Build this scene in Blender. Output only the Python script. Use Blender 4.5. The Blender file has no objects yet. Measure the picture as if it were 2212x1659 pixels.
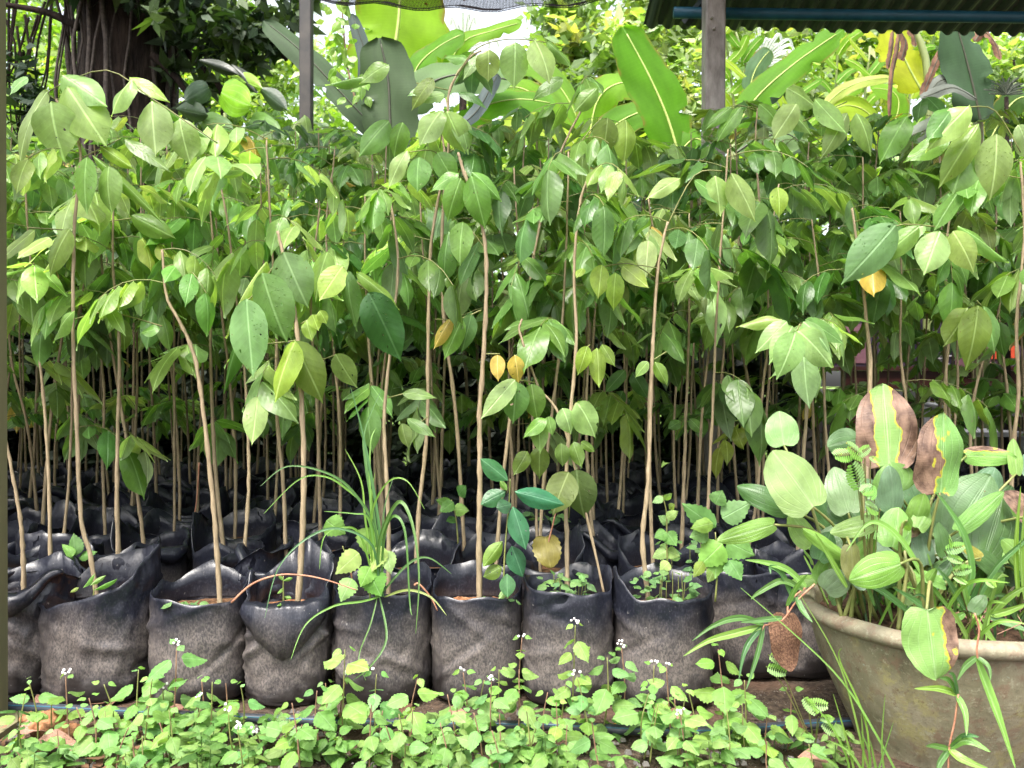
import bpy, math, random
import numpy as np
from mathutils import Vector, Matrix, noise

S = bpy.context.scene
COL = S.collection
R = math.radians

# ------------------------------------------------------------------ camera
CZ = 0.69                       # camera height, looking level along +Y
F = 1723.0                      # focal length in pixels of a 2212 px wide picture
cam_d = bpy.data.cameras.new('camera')
cam_d.sensor_width = 36; cam_d.lens = 36 * F / 2212
cam_d.clip_start = 0.05; cam_d.clip_end = 500
cam_d.dof.use_dof = True; cam_d.dof.focus_distance = 1.85; cam_d.dof.aperture_fstop = 9.0
cam = bpy.data.objects.new('camera', cam_d); COL.objects.link(cam)
cam.location = (0, 0, CZ); cam.rotation_euler = (R(90), 0, 0)
S.camera = cam

# ------------------------------------------------------------------ light
SUN_EL, SUN_AZ = R(62), R(205)   # azimuth clockwise from +Y: the sun stands high, behind the camera
w = bpy.data.worlds.new('World'); S.world = w; w.use_nodes = True
nt = w.node_tree; nt.nodes.clear()
sky = nt.nodes.new('ShaderNodeTexSky'); sky.sky_type = 'NISHITA'; sky.sun_disc = False
sky.sun_elevation = SUN_EL; sky.sun_rotation = SUN_AZ
sky.air_density = 1.0; sky.dust_density = 6.0; sky.ozone_density = 1.0
hs = nt.nodes.new('ShaderNodeHueSaturation'); hs.inputs['Saturation'].default_value = 0.35
bg = nt.nodes.new('ShaderNodeBackground'); bg.inputs['Strength'].default_value = 0.15
wo = nt.nodes.new('ShaderNodeOutputWorld')
nt.links.new(sky.outputs[0], hs.inputs['Color']); nt.links.new(hs.outputs[0], bg.inputs[0])
nt.links.new(bg.outputs[0], wo.inputs[0])
sun_d = bpy.data.lights.new('sun', 'SUN'); sun_d.energy = 1.2; sun_d.angle = R(14); sun_d.color = (1, .95, .86)
sun = bpy.data.objects.new('sun', sun_d); COL.objects.link(sun)
sdir = Vector((math.sin(SUN_AZ) * math.cos(SUN_EL), math.cos(SUN_AZ) * math.cos(SUN_EL), math.sin(SUN_EL)))
sun.rotation_euler = sdir.to_track_quat('Z', 'Y').to_euler()
S.view_settings.view_transform = 'Standard'; S.view_settings.look = 'None'
S.view_settings.gamma = 1; S.view_settings.exposure = 2.22
S.view_settings.use_curve_mapping = False
S.cycles.max_bounces = 8; S.cycles.transparent_max_bounces = 12
S.cycles.transmission_bounces = 5; S.cycles.diffuse_bounces = 4

rnd = random.Random(7)
def U(a, b): return rnd.uniform(a, b)

# ------------------------------------------------------------------ helpers
def P(x, y, d):
    """place where the photograph's (2212 px wide) point x, y lies at d metres"""
    return Vector(((x - 1106) / F * d, d, CZ - (y - 830) / F * d))

def tag(o, label=None, cat=None, group=None, kind=None):
    if label: o['label'] = label
    if cat: o['category'] = cat
    if group: o['group'] = group
    if kind: o['kind'] = kind
    return o

OFF = {}
def link(o, parent=None, world=None):
    """world: matrix or vector in world space; parents are unrotated, so only their place is taken off"""
    COL.objects.link(o)
    M = Matrix.Identity(4)
    if isinstance(world, Matrix): M = world
    elif world is not None: M = Matrix.Translation(world)
    OFF[o.name] = M.translation.copy()
    if parent is not None:
        o.parent = parent
        if world is None: OFF[o.name] = OFF[parent.name].copy()      # geometry given in the parent's own space
        else: M = Matrix.Translation(-OFF[parent.name]) @ M
    o.matrix_basis = M
    return o

def empty(name, loc, label, cat, group=None):
    o = bpy.data.objects.new(name, None); o.empty_display_size = .05
    link(o, None, Vector(loc)); return tag(o, label, cat, group)

def mesh(name, v, f, mat=None, uv=None, col=None, smooth=True):
    m = bpy.data.meshes.new(name)
    m.from_pydata([tuple(p) for p in v], [], f)
    if mat: m.materials.append(mat)
    if uv is not None:
        l = m.uv_layers.new(name='UVMap')
        idx = np.zeros(len(m.loops), dtype=np.int32); m.loops.foreach_get('vertex_index', idx)
        l.data.foreach_set('uv', np.asarray(uv, dtype=np.float32)[idx].ravel())
    if col is not None:
        a = m.color_attributes.new('Col', 'FLOAT_COLOR', 'POINT')
        c = np.ones((len(v), 4), dtype=np.float32); c[:, :3] = np.asarray(col, dtype=np.float32)
        a.data.foreach_set('color', c.ravel())
    if smooth: m.polygons.foreach_set('use_smooth', [True] * len(m.polygons))
    m.update(); return m

def ob(name, m, parent=None, world=None, color=None):
    o = bpy.data.objects.new(name, m)
    if color is not None: o.color = (color[0], color[1], color[2], 1)
    return link(o, parent, world)

def tube(pts, rad, sides=6, cap=True):
    pts = [Vector(p) for p in pts]
    n = len(pts); rad = rad if hasattr(rad, '__len__') else [rad] * n
    v, f, uv = [], [], []
    up = Vector((0.13, -1, 0.07))
    for i, p in enumerate(pts):
        t = (pts[min(i + 1, n - 1)] - pts[max(i - 1, 0)]).normalized()
        a = t.cross(up)
        if a.length < 1e-4: a = t.cross(Vector((1, 0, 0)))
        a.normalize(); b = t.cross(a)
        for k in range(sides):
            an = 2 * math.pi * k / sides
            v.append(p + (a * math.cos(an) + b * math.sin(an)) * rad[i]); uv.append((k / sides, i / n))
    for i in range(n - 1):
        for k in range(sides):
            k2 = (k + 1) % sides
            f.append((i * sides + k, i * sides + k2, (i + 1) * sides + k2, (i + 1) * sides + k))
    if cap:
        f.append(tuple(range(sides))[::-1]); f.append(tuple(range((n - 1) * sides, n * sides)))
    return v, f, uv

def spline(pts, per=4):
    """Catmull-Rom through the points"""
    p = [Vector(q) for q in pts]
    if len(p) < 3: return [p[0].lerp(p[-1], i / per) for i in range(per + 1)]
    out = []
    for i in range(len(p) - 1):
        a = p[max(i - 1, 0)]; b = p[i]; c = p[i + 1]; d = p[min(i + 2, len(p) - 1)]
        for k in range(per):
            t = k / per
            out.append(.5 * ((2 * b) + (c - a) * t + (2 * a - 5 * b + 4 * c - d) * t * t + (3 * b - a - 3 * c + d) * t ** 3))
    out.append(p[-1]); return out

def shift(v, o):
    o = Vector(o); return [Vector(p) - o for p in v]

class MB:
    """collects pieces for one mesh"""
    def __init__(s): s.v = []; s.f = []; s.uv = []; s.c = []
    def add(s, v, f, uv=None, c=(1, 1, 1)):
        n = len(s.v); s.v += [tuple(p) for p in v]; s.f += [tuple(i + n for i in q) for q in f]
        s.uv += list(uv) if uv is not None else [(0, 0)] * len(v); s.c += [c] * len(v)
    def box(s, a, b, c=(1, 1, 1)):
        x0, y0, z0 = a; x1, y1, z1 = b
        s.add([(x0,y0,z0),(x1,y0,z0),(x1,y1,z0),(x0,y1,z0),(x0,y0,z1),(x1,y0,z1),(x1,y1,z1),(x0,y1,z1)],
              [(0,3,2,1),(4,5,6,7),(0,1,5,4),(1,2,6,5),(2,3,7,6),(3,0,4,7)], None, c)
    def build(s, name, mat, smooth=True): return mesh(name, s.v, s.f, mat, s.uv, s.c, smooth)

# ------------------------------------------------------------------ materials
def newmat(name):
    m = bpy.data.materials.new(name); m.use_nodes = True
    t = m.node_tree; t.nodes.clear(); return m, t
def N(t, kind, **kw):
    n = t.nodes.new(kind)
    for k, val in kw.items():
        if k.startswith('i_'): n.inputs[k[2:].replace('_', ' ')].default_value = val
        else: setattr(n, k, val)
    return n
def L(t, a, b): t.links.new(a, b)
def mix(t, fac, a, b, mode='MIX'):
    n = t.nodes.new('ShaderNodeMix'); n.data_type = 'RGBA'; n.blend_type = mode
    for sock, val in ((n.inputs[0], fac), (n.inputs[6], a), (n.inputs[7], b)):
        if hasattr(val, 'is_output') or hasattr(val, 'links'): L(t, val, sock)
        elif isinstance(val, (int, float)): sock.default_value = val
        else: sock.default_value = (*val, 1)
    return n.outputs[2]
def math_(t, op, a, b=0.0, c=None, clamp=False):
    n = t.nodes.new('ShaderNodeMath'); n.operation = op; n.use_clamp = clamp
    for i, val in enumerate((a, b, c)):
        if val is None: continue
        if hasattr(val, 'links'): L(t, val, n.inputs[i])
        else: n.inputs[i].default_value = val
    return n.outputs[0]
def rng(t, val, a, b, c=0.0, d=1.0):
    n = t.nodes.new('ShaderNodeMapRange'); L(t, val, n.inputs[0])
    for i, x in zip((1, 2, 3, 4), (a, b, c, d)): n.inputs[i].default_value = x
    return n.outputs[0]
def noisen(t, vec, scale, detail=3, rough=.5, dim='3D'):
    n = t.nodes.new('ShaderNodeTexNoise'); n.inputs['Scale'].default_value = scale
    n.inputs['Detail'].default_value = detail; n.inputs['Roughness'].default_value = rough
    if vec is not None: L(t, vec, n.inputs['Vector'])
    return n.outputs['Fac']
def bump(t, h, strength, dist, normal=None):
    n = t.nodes.new('ShaderNodeBump'); n.inputs['Strength'].default_value = strength
    n.inputs['Distance'].default_value = dist; L(t, h, n.inputs['Height'])
    if normal is not None: L(t, normal, n.inputs['Normal'])
    return n.outputs[0]
def pbsdf(t, color, rough, spec=.5, normal=None):
    p = t.nodes.new('ShaderNodeBsdfPrincipled')
    for sock, val in ((p.inputs['Base Color'], color), (p.inputs['Roughness'], rough)):
        if hasattr(val, 'links'): L(t, val, sock)
        elif isinstance(val, (int, float)): sock.default_value = val
        else: sock.default_value = (*val, 1)
    p.inputs['Specular IOR Level'].default_value = spec
    if normal is not None: L(t, normal, p.inputs['Normal'])
    return p
def out(t, sh):
    o = t.nodes.new('ShaderNodeOutputMaterial'); L(t, sh, o.inputs[0])

def leaf_material(name, source='object', trans=.35, rough=.34, veins=9.0, drops=True, midrib=.035, rib_col=1.7,
                  spots=True, sick=None, cross=False, spec=.5, lng=False, holes=False, edge=False):
    m, t = newmat(name)
    tc = N(t, 'ShaderNodeTexCoord'); sep = N(t, 'ShaderNodeSeparateXYZ'); L(t, tc.outputs['UV'], sep.inputs[0])
    oi = N(t, 'ShaderNodeObjectInfo')
    if source == 'object': base = oi.outputs['Color']
    else:
        at = N(t, 'ShaderNodeAttribute', attribute_name='Col'); base = at.outputs['Color']
    # every leaf gets its own texture offset
    ad = N(t, 'ShaderNodeVectorMath', operation='ADD')
    cb = N(t, 'ShaderNodeCombineXYZ'); ofs = math_(t, 'MULTIPLY', oi.outputs['Random'], 37.0)
    L(t, ofs, cb.inputs[0]); L(t, ofs, cb.inputs[1]); L(t, tc.outputs['UV'], ad.inputs[0]); L(t, cb.outputs[0], ad.inputs[1])
    uvr = ad.outputs[0]
    blot = noisen(t, uvr, 3.0, 4, .6)
    k = rng(t, blot, .3, .7, .78, 1.22)
    val = N(t, 'ShaderNodeHueSaturation'); L(t, k, val.inputs['Value']); L(t, base, val.inputs['Color'])
    colr = val.outputs[0]
    ax = math_(t, 'ABSOLUTE', math_(t, 'SUBTRACT', sep.outputs[0], .5))
    rib = rng(t, ax, midrib * .35, midrib, 1, 0)
    # side veins run slanted from the midrib
    if cross: ph = math_(t, 'MULTIPLY', sep.outputs[1], veins * 6.283)
    else: ph = math_(t, 'MULTIPLY', math_(t, 'SUBTRACT', sep.outputs[1], math_(t, 'MULTIPLY', ax, .45)), veins * 6.283)
    vs = math_(t, 'SINE', ph)
    vline = rng(t, vs, .86, 1.0, 0, 1)
    ribmask = math_(t, 'MAXIMUM', rib, math_(t, 'MULTIPLY', vline, .10))
    lv = None
    if lng:
        # long veins that follow the margin, and fine rungs between them
        taper = math_(t, 'SINE', math_(t, 'MULTIPLY', math_(t, 'ADD', math_(t, 'MULTIPLY', sep.outputs[1], .86), .09), 3.1416))
        rel = math_(t, 'DIVIDE', ax, math_(t, 'ADD', taper, .08))
        lv = rng(t, math_(t, 'SINE', math_(t, 'MULTIPLY', rel, 40)), .84, 1.0, 0, 1)
        ribmask = math_(t, 'MAXIMUM', ribmask, math_(t, 'MULTIPLY', lv, .45))
    bright = N(t, 'ShaderNodeHueSaturation'); bright.inputs['Value'].default_value = rib_col
    bright.inputs['Saturation'].default_value = .85; L(t, colr, bright.inputs['Color'])
    colr = mix(t, ribmask, colr, bright.outputs[0])
    if spots:
        sp = noisen(t, uvr, 16, 2, .5)
        sm = math_(t, 'MULTIPLY', rng(t, sp, .70, .73, 0, 1), rng(t, noisen(t, uvr, 2.2, 1), .5, .6, 0, 1))
        colr = mix(t, sm, colr, (.13, .08, .02))
    if edge:
        em = math_(t, 'MULTIPLY', rng(t, ax, .42, .5), rng(t, noisen(t, uvr, 7, 3), .48, .6))
        colr = mix(t, em, colr, (.22, .15, .04))
    if sick:
        # brown dry part with a yellow margin
        mp = N(t, 'ShaderNodeCombineXYZ'); L(t, sep.outputs[0], mp.inputs[0]); L(t, sep.outputs[1], mp.inputs[1])
        n1 = noisen(t, mp.outputs[0], 4.2, 1.5, .45)
        if sick == 'all_round': g = math_(t, 'MULTIPLY', ax, 2.7)
        elif sick == 'left': g = math_(t, 'SUBTRACT', .86, math_(t, 'MULTIPLY', sep.outputs[0], 1.3))
        elif sick == 'half': g = math_(t, 'SUBTRACT', math_(t, 'MULTIPLY', sep.outputs[0], 1.5), .34)
        elif sick == 'whole': g = math_(t, 'ADD', math_(t, 'MULTIPLY', ax, .1), 1.0)
        else: g = math_(t, 'SUBTRACT', math_(t, 'MULTIPLY', sep.outputs[0], 1.25), .5)
        g = math_(t, 'ADD', g, math_(t, 'MULTIPLY', math_(t, 'SUBTRACT', n1, .5), 1.15))
        g = math_(t, 'ADD', g, math_(t, 'MULTIPLY', math_(t, 'SUBTRACT', noisen(t, mp.outputs[0], 16, 3), .5), .22))
        yel = rng(t, g, .38, .46, 0, 1); br = rng(t, g, .465, .505, 0, 1)
        colr = mix(t, yel, colr, (.40, .36, .03))
        bn = mix(t, rng(t, noisen(t, uvr, 6, 5), .35, .65), (.075, .042, .03), (.235, .148, .105))
        colr = mix(t, br, colr, bn)
    h = math_(t, 'ADD', math_(t, 'MULTIPLY', vs, .10), math_(t, 'MULTIPLY', noisen(t, uvr, 6, 3), 1.0))
    h = math_(t, 'SUBTRACT', h, math_(t, 'MULTIPLY', rib, 1.2))
    if lv is not None:
        h = math_(t, 'SUBTRACT', h, math_(t, 'MULTIPLY', lv, .8))
        h = math_(t, 'ADD', h, math_(t, 'MULTIPLY', math_(t, 'SINE', math_(t, 'ADD', math_(t, 'MULTIPLY', sep.outputs[1], 190), math_(t, 'MULTIPLY', blot, 34))), .10))
    nrm = bump(t, h, .5, .0016)
    rgh = rough
    if drops:
        mpp = N(t, 'ShaderNodeMapping'); mpp.inputs['Scale'].default_value = (1, 2.1, 1); L(t, uvr, mpp.inputs[0])
        vo = N(t, 'ShaderNodeTexVoronoi'); vo.inputs['Scale'].default_value = 11; L(t, mpp.outputs[0], vo.inputs['Vector'])
        on = rng(t, noisen(t, uvr, 1.7, 1), .52, .56, 0, 1)
        dm = math_(t, 'MULTIPLY', rng(t, vo.outputs['Distance'], .10, .22, 1, 0), on)
        nrm = bump(t, dm, .9, .0025, nrm)
        rgh = math_(t, 'SUBTRACT', rough, math_(t, 'MULTIPLY', rng(t, dm, 0, .2, 0, 1), rough - .05))
    geo = N(t, 'ShaderNodeNewGeometry')
    back = N(t, 'ShaderNodeHueSaturation'); back.inputs['Saturation'].default_value = .75; back.inputs['Value'].default_value = 1.2
    L(t, colr, back.inputs['Color'])
    c2 = mix(t, geo.outputs['Backfacing'], colr, back.outputs[0])
    p = pbsdf(t, c2, rgh, spec, nrm)
    tr = N(t, 'ShaderNodeBsdfTranslucent')
    tcol = mix(t, 1.0, colr, (1.5, 1.6, .6), 'MULTIPLY'); L(t, tcol, tr.inputs[0])
    mx = N(t, 'ShaderNodeMixShader'); mx.inputs[0].default_value = trans
    L(t, p.outputs[0], mx.inputs[1]); L(t, tr.outputs[0], mx.inputs[2])
    if holes:
        hm = rng(t, noisen(t, uvr, 5.5, 2), .705, .715); hm = math_(t, 'MULTIPLY', hm, math_(t, 'LESS_THAN', math_(t, 'FRACT', math_(t, 'MULTIPLY', oi.outputs['Random'], 17)), .4))
        tp = N(t, 'ShaderNodeBsdfTransparent'); m2 = N(t, 'ShaderNodeMixShader'); L(t, hm, m2.inputs[0]); L(t, mx.outputs[0], m2.inputs[1]); L(t, tp.outputs[0], m2.inputs[2]); out(t, m2.outputs[0])
    else: out(t, mx.outputs[0])
    return m

M_LEAF = leaf_material('sapling_leaf', trans=.5, spec=.4, holes=True)
M_WEED = leaf_material('weed_leaf', trans=.4, rough=.55, veins=6, drops=False, spots=False, midrib=.03, rib_col=1.25, spec=.25)
M_WEEDC = leaf_material('cover_leaf', 'attr', trans=.4, rough=.55, veins=6, drops=False, spots=False, rib_col=1.2, spec=.25)
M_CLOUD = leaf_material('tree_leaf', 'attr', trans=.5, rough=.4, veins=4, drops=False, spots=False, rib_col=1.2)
M_DARKCLOUD = leaf_material('dark_tree_leaf', 'attr', trans=.22, spec=.22, rough=.5, veins=4, drops=False, spots=False, rib_col=1.2)  # darker leaf copy: canopy shade put in through low translucency
M_OVAL = leaf_material('oval_leaf', trans=.33, rough=.36, veins=0, midrib=.02, rib_col=1.35, spots=True, drops=False, spec=.5, lng=True)
M_SICK = {k: leaf_material('blotched_leaf_' + k, trans=.2, rough=.5, veins=0, midrib=.02, rib_col=1.3, drops=False, spots=False, sick=k, spec=.4, lng=True)
          for k in ('all_round', 'left', 'right', 'half', 'whole')}
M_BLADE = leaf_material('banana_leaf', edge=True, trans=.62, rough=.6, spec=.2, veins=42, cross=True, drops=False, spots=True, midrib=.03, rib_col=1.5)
M_BLADE_D = leaf_material('shaded_banana_leaf', trans=.12, rough=.6, spec=.2, veins=42, cross=True, drops=False, spots=False, midrib=.03, rib_col=.35)  # copy of the banana leaf with shade put in, barely translucent
M_GRASS = leaf_material('grass_blade', trans=.35, rough=.4, veins=0, drops=False, spots=False, midrib=.12, rib_col=1.3)

def simple(name, c1, c2, scale, rough=.6, bs=.3, bd=.002, spec=.4, stretch=(1, 1, 1), detail=4, lo=.35, hi=.65):
    m, t = newmat(name)
    tc = N(t, 'ShaderNodeTexCoord'); mp = N(t, 'ShaderNodeMapping'); mp.inputs['Scale'].default_value = stretch
    L(t, tc.outputs['Object'], mp.inputs[0])
    n = noisen(t, mp.outputs[0], scale, detail, .6)
    c = mix(t, rng(t, n, lo, hi), c1, c2)
    p = pbsdf(t, c, rough, spec, bump(t, n, bs, bd)); out(t, p.outputs[0]); return m

def stem_material():
    m, t = newmat('sapling_bark')
    tc = N(t, 'ShaderNodeTexCoord'); oi = N(t, 'ShaderNodeObjectInfo')
    mp = N(t, 'ShaderNodeMapping'); mp.inputs['Scale'].default_value = (1, 1, .12); L(t, tc.outputs['Object'], mp.inputs[0])
    n = noisen(t, mp.outputs[0], 260, 4, .7); n2 = noisen(t, tc.outputs['Object'], 9, 2)
    c = mix(t, rng(t, n, .3, .7), (.14, .108, .062), (.36, .285, .185))
    c = mix(t, rng(t, n2, .55, .75, 0, .7), c, (.13, .13, .055))
    c = mix(t, math_(t, 'MULTIPLY', oi.outputs['Random'], .3), c, (.17, .125, .08))
    p = pbsdf(t, c, .75, .2, bump(t, n, .5, .0008)); out(t, p.outputs[0]); return m
M_STEM = stem_material()
M_STALK = simple('green_stalk', (.10, .13, .03), (.18, .17, .06), 30, .5)
M_TWIG = simple('brown_twig', (.13, .07, .04), (.22, .13, .08), 60, .7)
M_REDTWIG = simple('reddish_dry_stalk', (.22, .09, .05), (.36, .18, .11), 60, .6)

def bag_material():
    m, t = newmat('black_poly_bag')
    tc = N(t, 'ShaderNodeTexCoord'); sep = N(t, 'ShaderNodeSeparateXYZ'); L(t, tc.outputs['Object'], sep.inputs[0])
    oi = N(t, 'ShaderNodeObjectInfo')
    ad = N(t, 'ShaderNodeVectorMath', operation='ADD'); cb = N(t, 'ShaderNodeCombineXYZ')
    L(t, math_(t, 'MULTIPLY', oi.outputs['Random'], 19), cb.inputs[0]); L(t, tc.outputs['Object'], ad.inputs[0]); L(t, cb.outputs[0], ad.inputs[1])
    v = ad.outputs[0]
    big = noisen(t, v, 9, 3, .5)
    z = math_(t, 'ADD', sep.outputs[2], math_(t, 'MULTIPLY', math_(t, 'SUBTRACT', big, .5), .17))
    dust = math_(t, 'MULTIPLY', rng(t, z, .215, .115, 0, 1), rng(t, z, .012, .075, 0, 1))
    mp = N(t, 'ShaderNodeMapping'); mp.inputs['Scale'].default_value = (1, 1, .55); L(t, v, mp.inputs[0])
    fine = noisen(t, mp.outputs[0], 280, 3, .7); mid = noisen(t, mp.outputs[0], 60, 4, .6)
    grain = rng(t, fine, .40, .60, .38, 1.0)
    dm = math_(t, 'MULTIPLY', dust, grain)
    c = mix(t, rng(t, fine, .52, .72, 0, .5), (.0095, .0105, .0165), (.052, .054, .068))
    c = mix(t, math_(t, 'MULTIPLY', dm, rng(t, mid, .2, .7, .55, 1.0)), c, (.140, .118, .104))
    wet = math_(t, 'MULTIPLY', rng(t, math_(t, 'ADD', z, math_(t, 'MULTIPLY', noisen(t, v, 17, 2), .06)), .085, .065), .85)
    c = mix(t, wet, c, (.014, .011, .010))
    sp = noisen(t, mp.outputs[0], 150, 2, .5)
    c = mix(t, rng(t, sp, .73, .76, 0, .6), c, (.20, .19, .18))
    rg = math_(t, 'ADD', .31, math_(t, 'MULTIPLY', dm, .4))
    wr = noisen(t, v, 22, 5, .62)
    rd = t.nodes.new('ShaderNodeTexNoise'); rd.noise_type = 'RIDGED_MULTIFRACTAL'; rd.inputs['Scale'].default_value = 7; rd.inputs['Detail'].default_value = 3; L(t, v, rd.inputs['Vector'])
    up_ = rng(t, sep.outputs[2], .14, .22, .25, 1.0)
    nrm = bump(t, math_(t, 'MULTIPLY', rd.outputs['Fac'], up_), .9, .016); nrm = bump(t, wr, .22, .008, nrm); nrm = bump(t, fine, .35, .0008, nrm)
    p = pbsdf(t, c, rg, .33, nrm); out(t, p.outputs[0]); return m
M_BAG = bag_material()
M_SOIL = simple('potting_soil', (.035, .02, .012), (.16, .085, .045), 90, .95, 1.0, .006, .1)
M_SOILD = simple('dark_pot_soil', (.018, .012, .008), (.085, .05, .032), 70, .95, 1.0, .008, .1)
M_SOILO = simple('orange_soil', (.13, .055, .025), (.34, .17, .09), 70, .95, 1.0, .006, .1)

def ground_material():
    m, t = newmat('earth')
    tc = N(t, 'ShaderNodeTexCoord'); v = tc.outputs['Object']
    n1 = noisen(t, v, 5, 5, .6); n2 = noisen(t, v, 90, 5, .7); n3 = noisen(t, v, 24, 3, .6)
    c = mix(t, rng(t, n2, .35, .68), (.022, .016, .012), (.115, .085, .062))
    c = mix(t, rng(t, n1, .48, .66, 0, .55), c, (.15, .085, .055))
    vo = N(t, 'ShaderNodeTexVoronoi'); vo.inputs['Scale'].default_value = 170; L(t, v, vo.inputs['Vector'])
    st = math_(t, 'MULTIPLY', rng(t, vo.outputs['Distance'], .2, .32, 1, 0), rng(t, n3, .55, .62))
    c = mix(t, st, c, (.27, .25, .22))
    geo = N(t, 'ShaderNodeSeparateXYZ'); L(t, v, geo.inputs[0])
    far = rng(t, math_(t, 'ADD', geo.outputs[1], math_(t, 'MULTIPLY', n1, 1.0)), 6.0, 7.0)
    c = mix(t, far, c, mix(t, rng(t, n3, .3, .7), (.05, .10, .02), (.16, .24, .05)))
    p = pbsdf(t, c, .95, .15, bump(t, math_(t, 'ADD', n2, math_(t, 'MULTIPLY', st, .5)), 1.0, .012)); out(t, p.outputs[0]); return m
M_GROUND = ground_material()

def pot_material():
    m, t = newmat('mossy_clay')
    tc = N(t, 'ShaderNodeTexCoord'); v = tc.outputs['Object']
    n1 = noisen(t, v, 6, 5, .6); n2 = noisen(t, v, 34, 8, .75); n3 = noisen(t, v, 150, 3, .6); n4 = noisen(t, v, 11, 5, .65)
    c = mix(t, rng(t, n1, .35, .65), (.135, .128, .075), (.25, .222, .15))
    c = mix(t, rng(t, n2, .50, .60, 0, .6), c, (.175, .105, .070))
    c = mix(t, math_(t, 'MULTIPLY', rng(t, n4, .50, .62), rng(t, n2, .45, .56)), c, (.26, .24, .11))
    c = mix(t, rng(t, noisen(t, v, 40, 4, .7), .66, .70, 0, .8), c, (.25, .29, .22))
    c = mix(t, rng(t, n3, .60, .75, 0, .5), c, (.04, .033, .02))
    sv = N(t, 'ShaderNodeMapping'); sv.inputs['Scale'].default_value = (1, 1, .12); L(t, v, sv.inputs[0])
    c = mix(t, rng(t, noisen(t, sv.outputs[0], 26, 4, .6), .52, .72, 0, .6), c, (.045, .042, .026))
    c = mix(t, rng(t, noisen(t, v, 62, 6, .8), .54, .64, 0, .75), c, (.29, .28, .19))
    c = mix(t, rng(t, noisen(t, v, 45, 6, .8), .57, .66, 0, .7), c, (.11, .062, .04))
    sz = N(t, 'ShaderNodeSeparateXYZ'); L(t, v, sz.inputs[0])
    c = mix(t, rng(t, math_(t, 'ADD', sz.outputs[2], math_(t, 'MULTIPLY', n4, .12)), .27, .33, 0, .35), c, (.13, .11, .095))
    p = pbsdf(t, c, .62, .3, bump(t, math_(t, 'ADD', n2, math_(t, 'MULTIPLY', n3, .5)), .5, .003)); out(t, p.outputs[0]); return m
M_POT = pot_material()
M_BARK = simple('dark_bark', (.006, .004, .003), (.030, .021, .016), 14, .9, 1.0, .05, .15, (1, 1, .25), 6)
M_VINE = simple('vine_root', (.02, .014, .010), (.06, .046, .036), 40, .8, .5, .003)
M_METAL = simple('galvanised_steel', (.17, .15, .14), (.36, .33, .31), 26, .55, .5, .002, .4, (1, 1, .35), 6)
M_POSTD = simple('dark_weathered_steel', (.010, .009, .008), (.030, .025, .02), 12, .6, .2, .001)
M_POSTO = simple('olive_bamboo', (.10, .095, .05), (.17, .155, .085), 10, .6, .2, .001, .3, (1, 1, .15))
M_ROOF = simple('green_roof_sheet', (.020, .032, .034), (.042, .058, .056), 6, .45, .15, .002, .4, (1, .3, 1))
M_BLUE = simple('blue_painted_pipe', (.010, .065, .105), (.016, .09, .14), 10, .45, .1, .001)
M_HOSE = simple('black_hose', (.018, .022, .03), (.04, .045, .055), 40, .42, .3, .0008)
M_PSTEM = simple('banana_stem', (.09, .13, .03), (.19, .22, .08), 14, .5, .3, .002, .4, (1, 1, .15))
M_BROWNLEAF = simple('dry_leaf', (.05, .022, .012), (.16, .085, .05), 22, .75, .8, .004, .25)
M_DRYPALE = simple('pale_dry_leaf', (.20, .10, .075), (.36, .21, .15), 22, .7, .8, .004, .25)
M_ORANGE = simple('orange_leaf', (.50, .16, .02), (.72, .30, .04), 30, .6)
M_BUD = simple('white_bud', (.62, .56, .58), (.80, .76, .74), 200, .7, .5, .001)
M_WHITE = simple('white_paint', (.36, .36, .37), (.46, .45, .46), 8, .6)
M_WOOD = simple('red_brown_wood', (.045, .013, .010), (.10, .032, .024), 10, .45, .3, .002, .4, (.2, 1, 1))
M_CONC = simple('grey_concrete', (.07, .065, .06), (.13, .12, .11), 12, .9, .4, .003)
M_SILVER = leaf_material('silver_palm_leaf', trans=.4, rough=.4, veins=0, drops=False, spots=False, midrib=.1, rib_col=1.1)
M_PRINTD = simple('dark_print', (.018, .014, .028), (.055, .035, .055), 6, .35)
M_PRINTR = simple('red_print', (.35, .035, .02), (.50, .07, .03), 6, .4)
M_PRINTP = simple('mauve_print', (.10, .045, .065), (.17, .085, .10), 9, .4)

def net_material():
    m, t = newmat('shade_net')
    tc = N(t, 'ShaderNodeTexCoord'); v = tc.outputs['Object']
    sep = N(t, 'ShaderNodeSeparateXYZ'); L(t, v, sep.inputs[0])
    a = math_(t, 'SINE', math_(t, 'MULTIPLY', sep.outputs[0], 900)); b = math_(t, 'SINE', math_(t, 'MULTIPLY', sep.outputs[1], 900))
    n = noisen(t, v, 60, 4, .7)
    msk = math_(t, 'MAXIMUM', rng(t, a, -.05, .2), rng(t, b, -.05, .2))
    p = pbsdf(t, mix(t, rng(t, n, .4, .6), (.012, .010, .014), (.05, .04, .045)), .7, .3)
    tp = N(t, 'ShaderNodeBsdfTransparent'); mx = N(t, 'ShaderNodeMixShader'); L(t, msk, mx.inputs[0])
    L(t, tp.outputs[0], mx.inputs[1]); L(t, p.outputs[0], mx.inputs[2]); out(t, mx.outputs[0]); return m
M_NET = net_material()

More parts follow.
